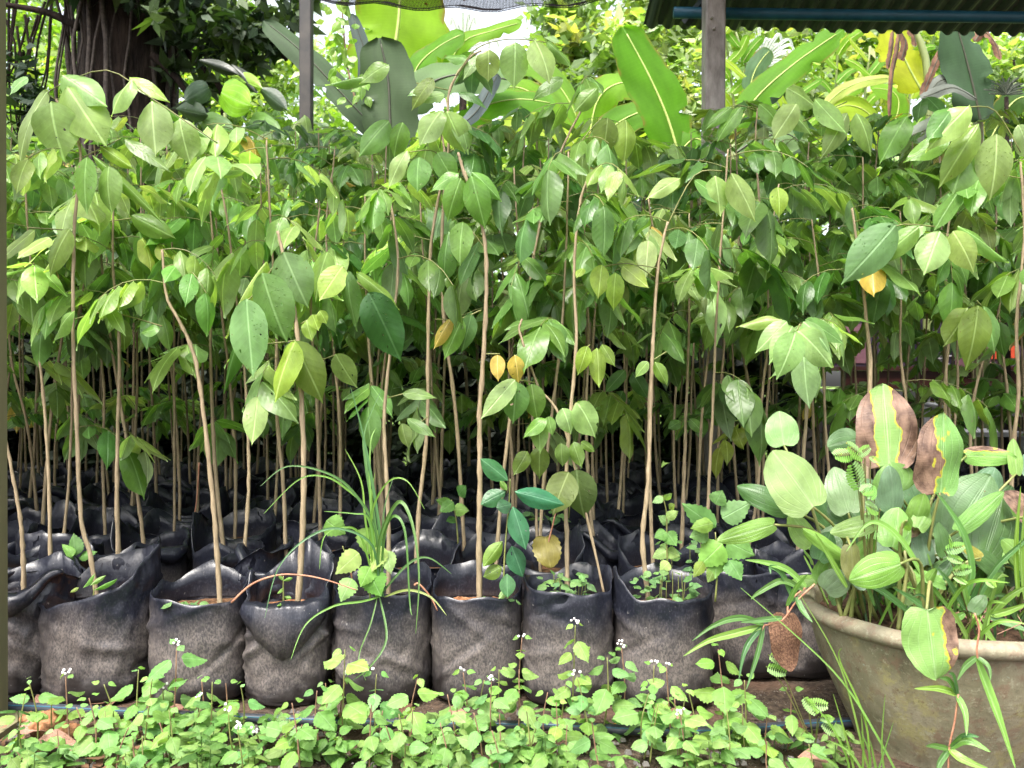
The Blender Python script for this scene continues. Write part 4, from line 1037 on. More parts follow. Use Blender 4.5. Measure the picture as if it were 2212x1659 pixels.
# stems traced from the photograph: (points base first, depth, rad, number of free fronds, label, [clusters])
GS = 'saplings growing in the black bags'
HERO = [
 dict(p=[(212, 1300), (195, 1200), (175, 1120), (165, 900), (158, 740), (160, 500), (172, 380), (168, 300), (120, 215)], d=1.76, nf=1, lab='tall sapling with big pale round leaflets at its top, over the slumped bag',
      cl=[([(120, 215), (110, 195), (230, 152), (330, 215), (390, 255), (470, 310)], [(110, 220, 118, 337, 98, 'l'), (145, 188, 216, 292, 96, 'l'), (135, 163, 220, 216, 72, 'l'), (285, 172, 222, 228, 58, 'l'),
            (328, 218, 331, 332, 76, 'l'), (388, 256, 402, 352, 68, 'l'), (280, 167, 366, 220, 34, 'y'), (325, 215, 462, 288, 20, 'm'), (392, 262, 516, 332, 20, 'm'), (104, 195, -8, 340, 46, 'l'), (60, 168, 12, 190, 44, 'l')]),
          ([(160, 345), (190, 335), (260, 300)], [(188, 340, 168, 455, 56, 'm'), (235, 360, 222, 450, 58, 'm'), (200, 336, 345, 455, 26, 'm'), (215, 315, 285, 360, 30, 'y'), (270, 300, 368, 370, 34, 'o')]),
          ([(150, 498), (60, 492)], [(75, 498, -6, 562, 42, 'l'), (150, 495, 84, 592, 50, 'l')]),
          ([(162, 690), (235, 675), (350, 705)], [(160, 672, 92, 728, 36, 'm'), (235, 660, 262, 720, 30, 'm'), (345, 712, 300, 712, 30, 'm')])]),
 dict(p=[(52, 1278), (50, 1200), (45, 1130), (30, 1040), (6, 930), (-30, 850)], d=1.82, nf=0, rad=.0058, lab='short leaning pale stem at the left edge beside the post', cl=[]),
 dict(p=[(84, 1118), (70, 1000), (55, 900), (25, 780), (18, 640), (30, 450)], d=2.55, nf=4, lab='left sapling leaning towards the left edge post', cl=[([(20, 690), (60, 580)], [(75, 590, 35, 690, 50, 'b'), (120, 585, 122, 660, 46, 'd')])]),
 dict(p=[(228, 1162), (222, 1000), (225, 850), (215, 700), (240, 500)], d=2.5, nf=4, lab='straight sapling between the first and second front bags', cl=[]),
 dict(p=[(313, 1206), (300, 1090), (270, 930), (240, 740), (225, 640), (215, 480)], d=2.2, nf=3, lab='sapling leaning left behind the slumped bag', cl=[([(225, 480), (300, 470)], [(235, 472, 165, 562, 50, 'm'), (285, 465, 372, 510, 48, 'm'), (300, 500, 330, 600, 50, 'm')])]),
 dict(p=[(388, 1142), (386, 1000), (370, 800), (345, 680), (300, 560)], d=2.65, nf=4, lab='curved sapling behind the bag with tiny green seedlings', cl=[([(345, 650), (380, 600)], [(340, 600, 300, 690, 50, 'd'), (365, 600, 380, 695, 66, 'm'), (395, 600, 450, 660, 40, 'm')])]),
 dict(p=[(476, 1306), (468, 1180), (458, 1060), (440, 900), (420, 770), (385, 690), (360, 640), (350, 540)], d=1.77, nf=3, rad=.0062, lab='thick pale sapling bending left, rooted in the bag with tiny seedlings', cl=[]),
 dict(p=[(523, 1228), (536, 1080), (536, 950), (528, 800), (505, 600), (490, 470), (468, 364)], d=2.12, nf=3, rad=.0050, lab='sapling with a bare broken tip, behind the left centre bags', cl=[([(530, 660), (545, 640), (570, 610), (610, 545)], [])]),
 dict(p=[(641, 1330), (652, 1180), (656, 1000), (650, 840), (640, 700), (620, 590), (600, 500)], d=1.74, nf=0, rad=.0072, lab='pale sapling with the four large glossy nearest leaflets, rooted in the lipped bag',
      cl=[([(610, 545), (575, 600), (545, 640), (532, 650)], [(532, 646, 545, 818, 82, 'b'), (566, 590, 607, 740, 92, 'b'), (612, 545, 662, 660, 88, 'b'), (707, 545, 668, 642, 56, 'm'), (588, 590, 428, 832, 52, (.07, .17, .03)), (575, 565, 452, 705, 34, 'l')]),
          ([(640, 735), (625, 738), (560, 745)], [(637, 737, 578, 862, 62, 'y'), (635, 737, 700, 862, 78, 'o'), (628, 740, 618, 822, 36, 'o')]),
          ([(650, 700), (685, 680)], [(690, 672, 708, 695, 26, 'y'), (675, 680, 688, 715, 30, 'y'), (662, 692, 668, 730, 32, 'y')])]),
 dict(p=[(693, 1217), (690, 1060), (683, 850), (672, 650), (690, 450)], d=2.13, nf=4, lab='sapling close behind the one with glossy leaflets', cl=[([(690, 780), (730, 765)], [(725, 765, 765, 840, 50, 'o')])]),
 dict(p=[(592, 1132), (600, 980), (602, 800), (590, 600)], d=2.75, nf=5, lab='sapling behind the lipped bag with a yellow seed at its foot', cl=[]),
 dict(p=[(734, 1150), (735, 950), (722, 760), (712, 640), (705, 480), (720, 360)], d=2.5, nf=3, lab='sapling left of the grass tuft with hanging dark leaflets',
      cl=[([(715, 620), (740, 590), (795, 630)], [(796, 632, 870, 775, 88, (.032, .10, .022)), (752, 585, 746, 705, 42, 'd'), (740, 575, 688, 650, 62, 'y'), (770, 590, 862, 645, 32, 'm')])], cd=1.72),
 dict(p=[(838, 1300), (840, 1180), (836, 1050), (830, 900), (846, 730), (860, 560), (840, 420)], d=1.80, nf=2, rad=.0056, lab='sapling rising through the grass tuft', cl=[([(838, 860), (905, 842)], [(870, 850, 935, 850, 0.1 + 26, 'm')])]),
 dict(p=[(898, 1222), (905, 1100), (922, 930), (925, 700), (932, 520), (960, 350), (950, 280)], d=2.12, nf=2, rad=.0062, lab='thick sapling right of the grass tuft with drooping broad top leaflets',
      cl=[([(950, 320), (960, 240)], [(955, 238, 895, 305, 66, 'l'), (965, 240, 1002, 322, 58, 'l'), (985, 250, 1022, 320, 46, 'l'), (870, 265, 840, 330, 50, 'm'), (840, 262, 770, 330, 60, 'm')]),
          ([(960, 345), (930, 325), (880, 330)], [(905, 340, 895, 410, 58, 'm'), (945, 330, 985, 395, 52, 'm'), (880, 325, 830, 400, 40, 'l')]),
          ([(925, 900), (880, 935)], [(868, 915, 875, 965, 32, 'o'), (880, 905, 940, 945, 26, 'm')])]),
 dict(p=[(1036, 1308), (1035, 1180), (1037, 1040), (1036, 900), (1046, 740), (1051, 590), (1040, 480), (1000, 365), (990, 330)], d=1.77, nf=0, rad=.0068, lab='thick central sapling with paired pale leaflets, rooted in the dusty bag',
      cl=[([(1005, 370), (1010, 382)], [(1018, 380, 1048, 482, 60, 'm'), (995, 385, 962, 470, 54, 'm'), (1020, 372, 1080, 420, 36, 'm'), (990, 375, 930, 400, 34, 'm')]),
          ([(1040, 670), (990, 690), (940, 690)], [(975, 688, 932, 748, 30, 'g'), (998, 690, 962, 768, 42, 'm'), (1018, 680, 1000, 760, 40, 'd')]),
          ([(1040, 765), (1080, 765)], [(1075, 767, 1072, 822, 34, 'g')]),
          ([(1050, 540), (1020, 500)], [(1000, 480, 985, 570, 56, 'm'), (970, 500, 945, 600, 50, 'd')])]),
 dict(p=[(1070, 1222), (1085, 1050), (1112, 830), (1140, 640), (1165, 490), (1205, 345), (1255, 240), (1290, 180)], d=2.12, nf=3, rad=.0054, lab='long sapling leaning right across the centre with blotched leaflets low down',
      cl=[([(1190, 400), (1260, 300), (1300, 255)], [(1312, 255, 1308, 335, 56, 'o'), (1352, 258, 1362, 342, 56, 'y'), (1290, 190, 1240, 240, 40, 'm'), (1215, 170, 1150, 205, 34, 'm')])]),
 dict(p=[(1310, 1050), (1220, 930), (1165, 840), (1140, 770), (1122, 715), (1128, 690)], d=1.80, nf=0, rad=.0030, lab='thin pale twig with gold spotted leaflets and a bright hanging triple',
      cl=[([(1160, 828), (1115, 820)], [(1113, 820, 1038, 905, 46, 'l'), (1115, 825, 1112, 912, 62, (.10, .21, .05)), (1148, 830, 1160, 912, 52, 'm')]),
          ([(1128, 770), (1110, 768)], [(1112, 768, 1124, 826, 38, 'g')])]),
 dict(p=[(1225, 1300), (1225, 1180), (1222, 1060), (1232, 900), (1245, 740), (1240, 580), (1255, 430), (1280, 370)], d=1.80, nf=1, rad=.0056, lab='grey spotted sapling with broad olive leaves near its foot',
      cl=[([(1228, 1120), (1238, 1020)], [(1228, 1020, 1188, 1112, 74, (.13, .17, .05)), (1245, 1015, 1258, 1128, 76, (.10, .15, .05))]),
          ([(1226, 900), (1245, 870)], [(1215, 882, 1240, 935, 44, 'l'), (1246, 870, 1300, 935, 66, 'l'), (1180, 905, 1128, 935, 34, 'm')]),
          ([(1222, 985), (1262, 965)], [(1212, 958, 1212, 1008, 34, 'o'), (1238, 955, 1252, 1005, 32, 'o'), (1255, 955, 1288, 975, 20, 'o'), (1165, 905, 1165, 975, 38, 'm'), (1185, 900, 1192, 940, 26, 'm'), (1140, 975, 1112, 1025, 36, 'o'), (1165, 965, 1165, 1030, 44, 'o')]),
          ([(1242, 770), (1275, 745)], [(1268, 748, 1252, 808, 34, 'y'), (1290, 752, 1297, 836, 38, 'y'), (1300, 745, 1330, 790, 30, 'y')])]),
 dict(p=[(1402, 1272), (1388, 1170), (1400, 1040), (1406, 860), (1412, 720), (1422, 580), (1442, 480)], d=1.80, nf=2, rad=.0060, lab='pale-barked sapling, left one of the twin stems',
      cl=[([(1415, 600), (1360, 570), (1290, 580)], [(1330, 590, 1320, 665, 42, 'y'), (1300, 573, 1290, 645, 44, 'y'), (1345, 575, 1402, 622, 44, 'y'), (1260, 580, 1245, 600, 20, 'y'), (1330, 560, 1390, 585, 30, 'y')]),
          ([(1408, 780), (1440, 760)], [(1400, 782, 1370, 812, 26, 'm'), (1415, 782, 1440, 830, 28, 'm')]),
          ([(1440, 490), (1500, 380), (1560, 370)], [(1580, 375, 1640, 475, 60, 'l'), (1545, 380, 1560, 465, 54, 'l'), (1500, 390, 1580, 440, 40, 'm'), (1470, 385, 1400, 420, 36, 'l'), (1680, 405, 1690, 460, 40, 'y')])]),
 dict(p=[(1411, 1218), (1405, 1080), (1402, 900), (1412, 700), (1418, 560), (1400, 430)], d=2.10, nf=4, rad=.0058, lab='sapling hidden just behind the pale-barked one', cl=[]),
 dict(p=[(1550, 1106), (1552, 960), (1560, 800), (1575, 660), (1590, 560), (1610, 400)], d=2.7, nf=5, lab='reddish sapling beside the drooping leaf cluster, right-hand of its close pair', cl=[]),
 dict(p=[(1504, 1147), (1514, 930), (1530, 770), (1550, 610), (1560, 480)], d=2.5, nf=4, lab='brown sapling left in the close pair right of centre', cl=[([(1540, 700), (1640, 680)], [(1560, 668, 1500, 695, 30, 'm'), (1600, 665, 1570, 750, 44, 'm'), (1640, 690, 1608, 785, 58, 'm')])]),
 dict(p=[(1462, 1130), (1455, 960), (1460, 800), (1450, 600)], d=2.7, nf=4, lab='slim sapling right of the twin stems', cl=[([(1460, 940), (1480, 900)], [(1470, 910, 1445, 925, 24, 'm'), (1490, 905, 1520, 930, 26, 'm')])]),
 dict(p=[(1330, 1148), (1345, 980), (1350, 820), (1340, 600)], d=2.55, nf=4, lab='sapling in the gap left of the twin stems', cl=[([(1350, 840), (1360, 800)], [(1350, 800, 1305, 850, 34, 'd'), (1365, 805, 1400, 860, 34, 'd'), (1345, 845, 1330, 890, 30, 'd')])]),
 dict(p=[(1720, 1200), (1735, 1000), (1742, 860), (1730, 770), (1728, 700)], d=2.0, nf=1, lab='sapling with a fan of bright leaflets above the big clay pot',
      cl=[([(1728, 700), (1722, 715)], [(1718, 718, 1692, 812, 66, 'l'), (1725, 715, 1812, 790, 74, 'l'), (1735, 695, 1815, 755, 58, 'l'), (1712, 705, 1660, 785, 46, 'l'), (1700, 695, 1640, 750, 44, 'l'), (1740, 690, 1835, 740, 40, 'm'), (1690, 690, 1600, 690, 28, 'l')])], cd=1.75),
 dict(p=[(1868, 1200), (1872, 1000), (1880, 800), (1872, 700), (1860, 590), (1840, 450)], d=2.1, nf=2, rad=.0072, lab='thick sapling behind the brown-blotched pot leaves',
      cl=[([(1890, 560), (1930, 490), (2020, 490)], [(1935, 485, 1838, 602, 86, 'b'), (1985, 490, 1895, 560, 50, 'm'), (2030, 500, 1998, 585, 70, 'l'), (2058, 500, 2118, 582, 66, 'l'), (2070, 488, 2190, 560, 40, 'm'), (2000, 485, 1920, 530, 36, 'l')])], cd=1.7),
 dict(p=[(2050, 1180), (2046, 980), (2042, 850), (2050, 700), (2042, 560), (2060, 420)], d=2.25, nf=3, lab='sapling rising between the two brown-blotched pot leaves', cl=[([(2120, 660), (2110, 650)], [(2112, 660, 2105, 790, 66, 'o'), (2090, 665, 2060, 740, 56, 'o'), (2125, 662, 2160, 760, 60, 'm')])], cd=2.0),
 dict(p=[(2180, 1180), (2186, 1000), (2200, 850), (2196, 700), (2212, 520), (2205, 350)], d=1.95, nf=3, lab='pale sapling at the right edge of the bed',
      cl=[([(2205, 330), (2150, 240), (2090, 232)], [(2092, 230, 2022, 295, 62, 'l'), (2060, 232, 2012, 290, 52, (.10, .22, .05)), (2115, 268, 2048, 375, 58, (.20, .30, .06)), (2152, 290, 2160, 415, 76, (.22, .31, .09)), (2200, 270, 2240, 340, 50, 'l'), (2090, 330, 2060, 410, 80, 'm'), (2050, 300, 1960, 330, 50, 'm')])], cd=1.72),
 dict(p=[(2110, 1190), (2096, 960), (2110, 830), (2150, 700), (2180, 560)], d=2.4, nf=4, lab='sapling leaning right beside the red print at the right edge', cl=[]),
 dict(p=[(1004, 1180), (985, 900), (960, 700), (955, 500), (970, 300), (970, 200), (1010, 130), (1040, 110)], d=2.05, nf=1, rad=.0055, lab='tallest sapling reaching up to the white sky gap in the centre',
      cl=[([(985, 165), (1030, 105), (1100, 85), (1180, 92)], [(1055, 108, 1058, 168, 56, 'l'), (1112, 92, 1115, 182, 66, 'l'), (1155, 88, 1200, 158, 66, 'l'), (1180, 90, 1240, 130, 22, 'm'), (1010, 130, 960, 110, 28, 'm'), (1040, 120, 1000, 155, 30, 'l')]),
          ([(968, 195), (900, 180)], [(935, 170, 885, 225, 40, 'o'), (925, 190, 880, 200, 22, 'm'), (960, 205, 900, 215, 30, 'l'), (990, 200, 1050, 215, 24, 'd'), (840, 140, 775, 165, 44, 'm'), (830, 160, 700, 172, 24, 'm')])]),
 dict(p=[(1640, 1080), (1628, 900), (1600, 700), (1640, 500), (1632, 320), (1636, 235)], d=2.4, nf=1, rad=.0052, lab='tall wiry sapling against the banana blade right of the steel post',
      cl=[([(1635, 240), (1580, 230), (1530, 300)], [(1600, 232, 1545, 290, 40, 'm'), (1580, 232, 1530, 265, 30, 'm'), (1640, 225, 1700, 265, 50, 'm'), (1690, 225, 1760, 280, 40, 'l'), (1700, 190, 1770, 225, 60, 'l')]),
          ([(1632, 330), (1700, 280), (1830, 220)], [(1720, 225, 1680, 290, 52, 'l'), (1760, 215, 1830, 290, 52, 'l'), (1830, 245, 1790, 330, 46, 'l'), (1850, 245, 1900, 320, 50, 'l'), (1960, 250, 1900, 340, 60, 'm')])]),
]
rows = []
y = 2.02; k = 0
while y < 4.35:
    half = .64 * y + .12; n = int(2 * half / .213)
    for i in range(n + 1):
        x = -half + i * .213 + (.1 if k % 2 else 0) + U(-.018, .018)
        rows.append([x, y + U(-.02, .02), k + 2, False])
    y += .212; k += 1

for h in HERO:
    d = h['d']; pts = [P(x, y_, d) for x, y_ in h['p']]; base = pts[0]
    if d > 1.9:
        c = min((q for q in rows if not q[3]), key=lambda q: (q[0] - base.x) ** 2 + (q[1] - base.y) ** 2)
        c[3] = True
        if abs(c[0] - base.x) < .12 and abs(c[1] - base.y) < .15: c[0] = base.x * .6 + c[0] * .4
        dx = max(-.06, min(.06, base.x - c[0])); 
        # keep the stem foot inside its bag: move in depth only along the line of sight
        tgt = c[1]; base_new = P(h['p'][0][0], 830, tgt); base = Vector((base_new.x, tgt, .2))
        pts = [P(x, y_, tgt + (d - tgt) * min(1, 2 * i / (len(h['p']) - 1))) for i, (x, y_) in enumerate(h['p'])]
        pts[0] = base; c[0] = base.x + U(-.02, .02)
    else:
        base = Vector((base.x, base.y, .195)); pts[0] = base
    sap = empty('sapling', base, h['lab'], 'sapling', GS)
    sp = stem_obj(sap, pts, h.get('rad', .0056) * .95, max(.0022, h.get('rad', .006) * .42), 8)
    cd = h.get('cd', min(d, 1.9) if d > 1.9 else d) if h['cl'] else d
    if d > 1.9 and 'cd' not in h: cd = d - .12
    for stp, lvs in h['cl']:
        dd = cd
        st = stalk(sap, dd, stp)
        for qi, q in enumerate(lvs):
            hero_leaf(st, dd - .045 + .014 * qi, *q)
    tone = rand_tone(); az = U(0, 6)
    ztop = max(q.z for q in sp)
    if h['nf'] and 'bare broken' not in h['lab']: frond(sap, sp[-1].copy(), U(0, 6.28), U(.10, .16), 6, U(.07, .09), tone, droop=U(.3, .7), rise=U(.2, .5))
    for k in range(h['nf']):
        z = .9 + (ztop - .9) * ((k + .7) / h['nf'])
        p = min(sp, key=lambda q: abs(q.z - z)).copy(); az += 2.4
        frond(sap, p, az, U(.13, .22), rnd.choice((5, 6, 7)), U(.075, .1), tone if rnd.random() < .6 else rand_tone(), droop=U(.4, .8), rise=U(.1, .4))

ORD = ['first', 'second', 'third', 'fourth', 'fifth', 'sixth', 'seventh', 'eighth', 'ninth', 'tenth', 'eleventh', 'twelfth', 'thirteenth', 'fourteenth',
       'fifteenth', 'sixteenth', 'seventeenth', 'eighteenth', 'nineteenth', 'twentieth', 'twenty-first', 'twenty-second', 'twenty-third', 'twenty-fourth', 'twenty-fifth', 'twenty-sixth', 'twenty-seventh', 'twenty-eighth', 'twenty-ninth', 'thirtieth', 'thirty-first', 'thirty-second']
byrow = {}
for q in rows: byrow.setdefault(q[2], []).append(q)
for rw, lst in byrow.items():
    lst.sort(key=lambda q: q[0])
    for j, q in enumerate(lst):
        x, y_, _, hero = q
        if rw <= 5: lab = 'black grow bag, %s from the left in the %s row back' % (ORD[j], ORD[rw - 1]); slab = 'brown-stemmed sapling, %s from the left in the %s row back' % (ORD[j], ORD[rw - 1])
        else: lab = 'black grow bag in the shaded back rows of the bed'; slab = 'thin sapling crowded in the shaded back rows'
        place_bag(BAGS[rnd.randrange(7)], SOILS[rnd.randrange(3)], x, y_, U(0, 6.28), lab, GB if rw <= 5 else 'grow bags in the shaded back rows')
        if hero: continue
        top = min(1.86, .69 + .325 * y_) + U(-.26, .05)
        if y_ < 2.3: top = U(1.15, 1.35)
        base = Vector((x + U(-.02, .02), y_ + U(-.02, .02), .2))
        sapling(base, top - .2, (U(-.09, .09), U(-.05, .05)), 9, slab, GS if rw <= 5 else 'saplings in the shaded back rows',
                zmin=.80 if y_ < 2.6 else .68, ll=.104, r0=U(.0045, .0066), low=rnd.choice((0, 1, 1, 2)) , bend=U(.0, .035))

# ------------------------------------------------------------------ clay pot
PX, PY = (2030 - 1106) / F * 1.56, 1.56
def pot():
    r = empty('clay_pot', (PX, PY, 0), 'big weathered clay pot with mossy stains and a rolled rim at the lower right', 'pot')
    n = 72
    prof = [(.10, -.03), (.140, -.03), (.149, -.02), (.158, .01), (.178, .055), (.200, .105), (.218, .150), (.231, .19), (.2365, .214), (.2385, .226), (.2375, .232)]
    rim = [(.240, .2325), (.250, .233), (.258, .238), (.262, .246), (.261, .255), (.254, .262), (.244, .2645), (.236, .262), (.229, .254), (.226, .24), (.218, .20), (.20, .17)]
    def lathe(pr, mat, name, wob=.0045):
        v = []; f = []
        for j, (rr, z) in enumerate(pr):
            for i in range(n):
                a = 2 * math.pi * i / n; k = rr + wob * noise.noise(Vector((math.cos(a) * 2, math.sin(a) * 2, z * 9)))
                v.append((k * math.cos(a), k * math.sin(a), z + wob * .6 * noise.noise(Vector((math.cos(a) * 3, math.sin(a) * 3, 7)))))
        for j in range(len(pr) - 1):
            for i in range(n): i2 = (i + 1) % n; f.append((j * n + i, j * n + i2, (j + 1) * n + i2, (j + 1) * n + i))
        return ob(name, mesh(name, v, f, mat), r, Vector((PX, PY, 0)))
    # smooth the body profile
    body = [(q.x, q.y) for q in spline([Vector((a, b, 0)) for a, b in prof], 3)]; rimp = [(q.x, q.y) for q in spline([Vector((a, b, 0)) for a, b in rim], 2)]
    lathe(body, M_POT, 'body'); lathe(rimp, M_POT, 'rim')
    v = [(0, 0, .240)]; f = []; m = 40
    for k_ in (.2, .4, .6, .8, 1.0):
        for i in range(m):
            a = 2 * math.pi * i / m; v.append((.228 * k_ * math.cos(a), .228 * k_ * math.sin(a), .229 + .012 * (1 - k_) + .012 * noise.noise(Vector((k_ * math.cos(a) * 5, k_ * math.sin(a) * 5, 3)))))
    for i in range(m): f.append((0, 1 + i, 1 + (i + 1) % m))
    for j in range(4):
        for i in range(m): i2 = (i + 1) % m; f.append((1 + j * m + i, 1 + (j + 1) * m + i, 1 + (j + 1) * m + i2, 1 + j * m + i2))
    ob('soil', mesh('soil', v, f, M_SOILD), r, Vector((PX, PY, 0)))
pot()

# oval-leaved plants in the pot: base x,y, tip x,y, width, colour, kind, depth, label
OL = (.19, .31, .09); OM = (.15, .28, .06); OD = (.06, .13, .04); OT = (.12, .20, .10)
def fill_leaf():
    x = U(1765, 2250); y_ = U(1100, 1275); d_ = U(1.42, 1.58); an = U(-2.6, -.5); l_ = U(55, 95)
    return (x, y_, x + math.cos(an) * l_, y_ + math.sin(an) * l_, U(34, 62), rnd.choice((OM, OD, OD, OT)), 'g', d_, None)
pot_plants = {
 'broad-leaved pot plant with two tall brown-blotched leaves': (2015, 1.56, [
   (1921, 1004, 1912, 828, 132, OL, 'all_round', 1.50, 'upright leaf with large pinkish brown dry patches'), (2032, 1064, 2046, 894, 112, OM, 'half', 1.48, 'upright leaf dry and brown along its left half'),
   (1938, 1062, 1933, 1002, 108, OL, 'g', 1.49, None), (2052, 1163, 2150, 1030, 128, OT, 'g', 1.54, None), (2071, 1147, 2170, 1060, 42, OM, 'g', 1.46, None),
   (2124, 1070, 2156, 1014, 66, OT, 'g', 1.58, None), (2089, 985, 2197, 986, 44, OM, 'right', 1.60, 'dry folded brown leaf'), (2196, 1024, 2192, 946, 38, OM, 'g', 1.58, None)]),
 'broad-leaved pot plant spreading over the left rim with a large round leaf': (1850, 1.50, [
   (1757, 1095, 1672, 972, 122, OL, 'g', 1.42, 'largest round pale leaf'), (1694, 962, 1682, 888, 74, OL, 'g', 1.52, None), (1833, 1107, 1801, 1008, 72, OT, 'g', 1.50, None),
   (1705, 1100, 1594, 1046, 56, OD, 'g', 1.50, None), (1670, 1134, 1552, 1172, 44, (.12, .24, .05), 'g', 1.44, None), (1753, 1178, 1714, 1108, 60, OM, 'g', 1.47, None), (1825, 1202, 1738, 1142, 32, OM, 'g', 1.42, None),
   (1891, 1129, 1796, 1154, 44, OL, 'g', 1.42, None), (1850, 950, 1788, 962, 60, OD, 'right', 1.62, None), (1838, 1180, 1846, 1262, 44, (.14, .14, .04), 'g', 1.40, None)]),
 'broad-leaved pot plant in the middle with a heart leaf hanging over the rim': (1990, 1.42, [
   (2003, 1318, 2024, 1474, 116, OL, 'right', 1.27, 'pale heart-shaped leaf hanging in front of the pot with a torn dry edge'), (1945, 1219, 1842, 1254, 74, (.17, .30, .06), 'g', 1.34, None),
   (1928, 1182, 1948, 1096, 72, OM, 'g', 1.40, None), (1930, 1212, 1868, 1172, 48, OT, 'g', 1.46, None), (2124, 1212, 2172, 1070, 104, OD, 'g', 1.46, None), (1960, 1125, 1975, 1150, 26, OM, 'g', 1.38, None),
   (1955, 1150, 1990, 1105, 52, (.2, .14, .1), 'whole', 1.50, 'brown withered leaf'), (2120, 1205, 2080, 1180, 26, (.2, .2, .03), 'g', 1.42, None), (1945, 1240, 1905, 1275, 26, OD, 'g', 1.42, None)]),
 'broad-leaved pot plant at the right rim with withered pink leaves': (2160, 1.55, [
   (2235, 1110, 2172, 1062, 50, OM, 'whole', 1.46, 'withered pinkish leaf'), (2240, 1180, 2190, 1120, 54, OM, 'whole', 1.5, 'withered brown leaf'), (2250, 1180, 2200, 1210, 60, OM, 'g', 1.45, None),
   (2230, 1260, 2195, 1180, 50, OD, 'g', 1.5, None), (2260, 1040, 2215, 980, 60, OT, 'g', 1.6, None), (2300, 1100, 2330, 980, 100, OL, 'g', 1.55, None), (2300, 1180, 2400, 1080, 90, OM, 'g', 1.5, None), (2290, 1160, 2260, 1060, 80, OM, 'g', 1.6, None)]),
 'dark leafy pot plant low at the back of the pot': (1980, 1.66, [
   (1900, 1100, 1870, 1030, 70, OD, 'g', 1.66, None), (1990, 1110, 1960, 1040, 70, OD, 'g', 1.66, None), (2090, 1120, 2080, 1030, 80, OD, 'g', 1.66, None), (2150, 1130, 2190, 1050, 80, OD, 'g', 1.66, None),
   (1800, 1140, 1770, 1060, 60, OD, 'g', 1.64, None), (1950, 1180, 1910, 1100, 60, OD, 'g', 1.60, None), (2040, 1190, 2000, 1110, 60, OD, 'g', 1.62, None), (2190, 1180, 2230, 1080, 70, OD, 'g', 1.62, None), (1890, 1200, 1850, 1130, 50, OM, 'g', 1.60, None)]),
}
pot_plants['dark leafy pot plant low at the back of the pot'][2].extend([fill_leaf() for _ in range(34)])
for lab, (cx, cd, lv) in pot_plants.items():
    root0 = Vector(((cx - 1106) / F * cd, cd, .245))
    pl = empty('broadleaf_plant', root0, lab, 'plant')
    for (bx, by, tx, ty, wd, c_, kd, d, ll_) in lv:
        a = P(bx, by, d); b_ = P(tx, ty, d + U(-.02, .03))
        rb = root0 + Vector((U(-.05, .05), U(-.04, .04), 0))
        dirl = (b_ - a).normalized()
        mid = rb.lerp(a, .55) + Vector((0, 0, .05)) - dirl * .02
        if kd == 'right' and ty > 1400: mid = rb.lerp(a, .5) + Vector((0, 0, .07))
        sp = spline([rb, mid, a + Vector((0, .002, 0))], 5)
        v, f, u = tube(shift(sp, rb), [.0042 - .0022 * i / len(sp) for i in range(len(sp))], 6)
        st = ob('leaf_stalk', mesh('leaf_stalk', v, f, M_STALKG if 'M_STALKG' in globals() else M_STALK), pl, rb)
        put_leaf(st, a, b_, wd / F * d, Vector((U(-.2, .2), -1, .35 if ty < by else .15)), OVALS[kd][rnd.randrange(5)], vary(c_, .08), 'blade', ll_)

# ------------------------------------------------------------------ grasses
def ribbon(pts, w, taper=.15, twist=0.0):
    sp = spline(pts, 6); n = len(sp); v = []; uv = []; f = []
    for i, p in enumerate(sp):
        t = i / (n - 1); tg = (sp[min(i + 1, n - 1)] - sp[max(i - 1, 0)]).normalized()
        side = tg.cross(Vector((.3 + twist, -1, .3))).normalized()
        nn = side.cross(tg)
        k = w * .5 * min(1, .45 + t * 3) * (1 - max(0, (t - .45) / .55)) ** .8 + .0003
        for u in (-1, 0, 1):
            v.append(p + side * u * k + nn * (-.35 * k * (1 - abs(u)))); uv.append((.5 + .5 * u, t))
    for i in range(n - 1):
        for k in range(2): f.append((i * 3 + k, i * 3 + k + 1, i * 3 + 3 + k + 1, i * 3 + 3 + k))
    return v, f, uv
def gblade(parent, pts, d, w, color, d2=None, name='blade'):
    d2 = d if d2 is None else d2; n = len(pts)
    q = [P(x, y_, d + (d2 - d) * i / (n - 1)) for i, (x, y_) in enumerate(pts)]
    v, f, uv = ribbon(q, w); return ob(name, mesh(name, shift(v, q[0]), f, M_GRASS, uv), parent, q[0], color)
GG = (.075, .17, .045); GL = (.16, .30, .05); GT = (.075, .175, .055)
tuft = empty('grass_tuft', P(825, 1300, 1.74), 'tall sedge-like grass tuft with long arching blades growing in a grow bag', 'grass tuft')
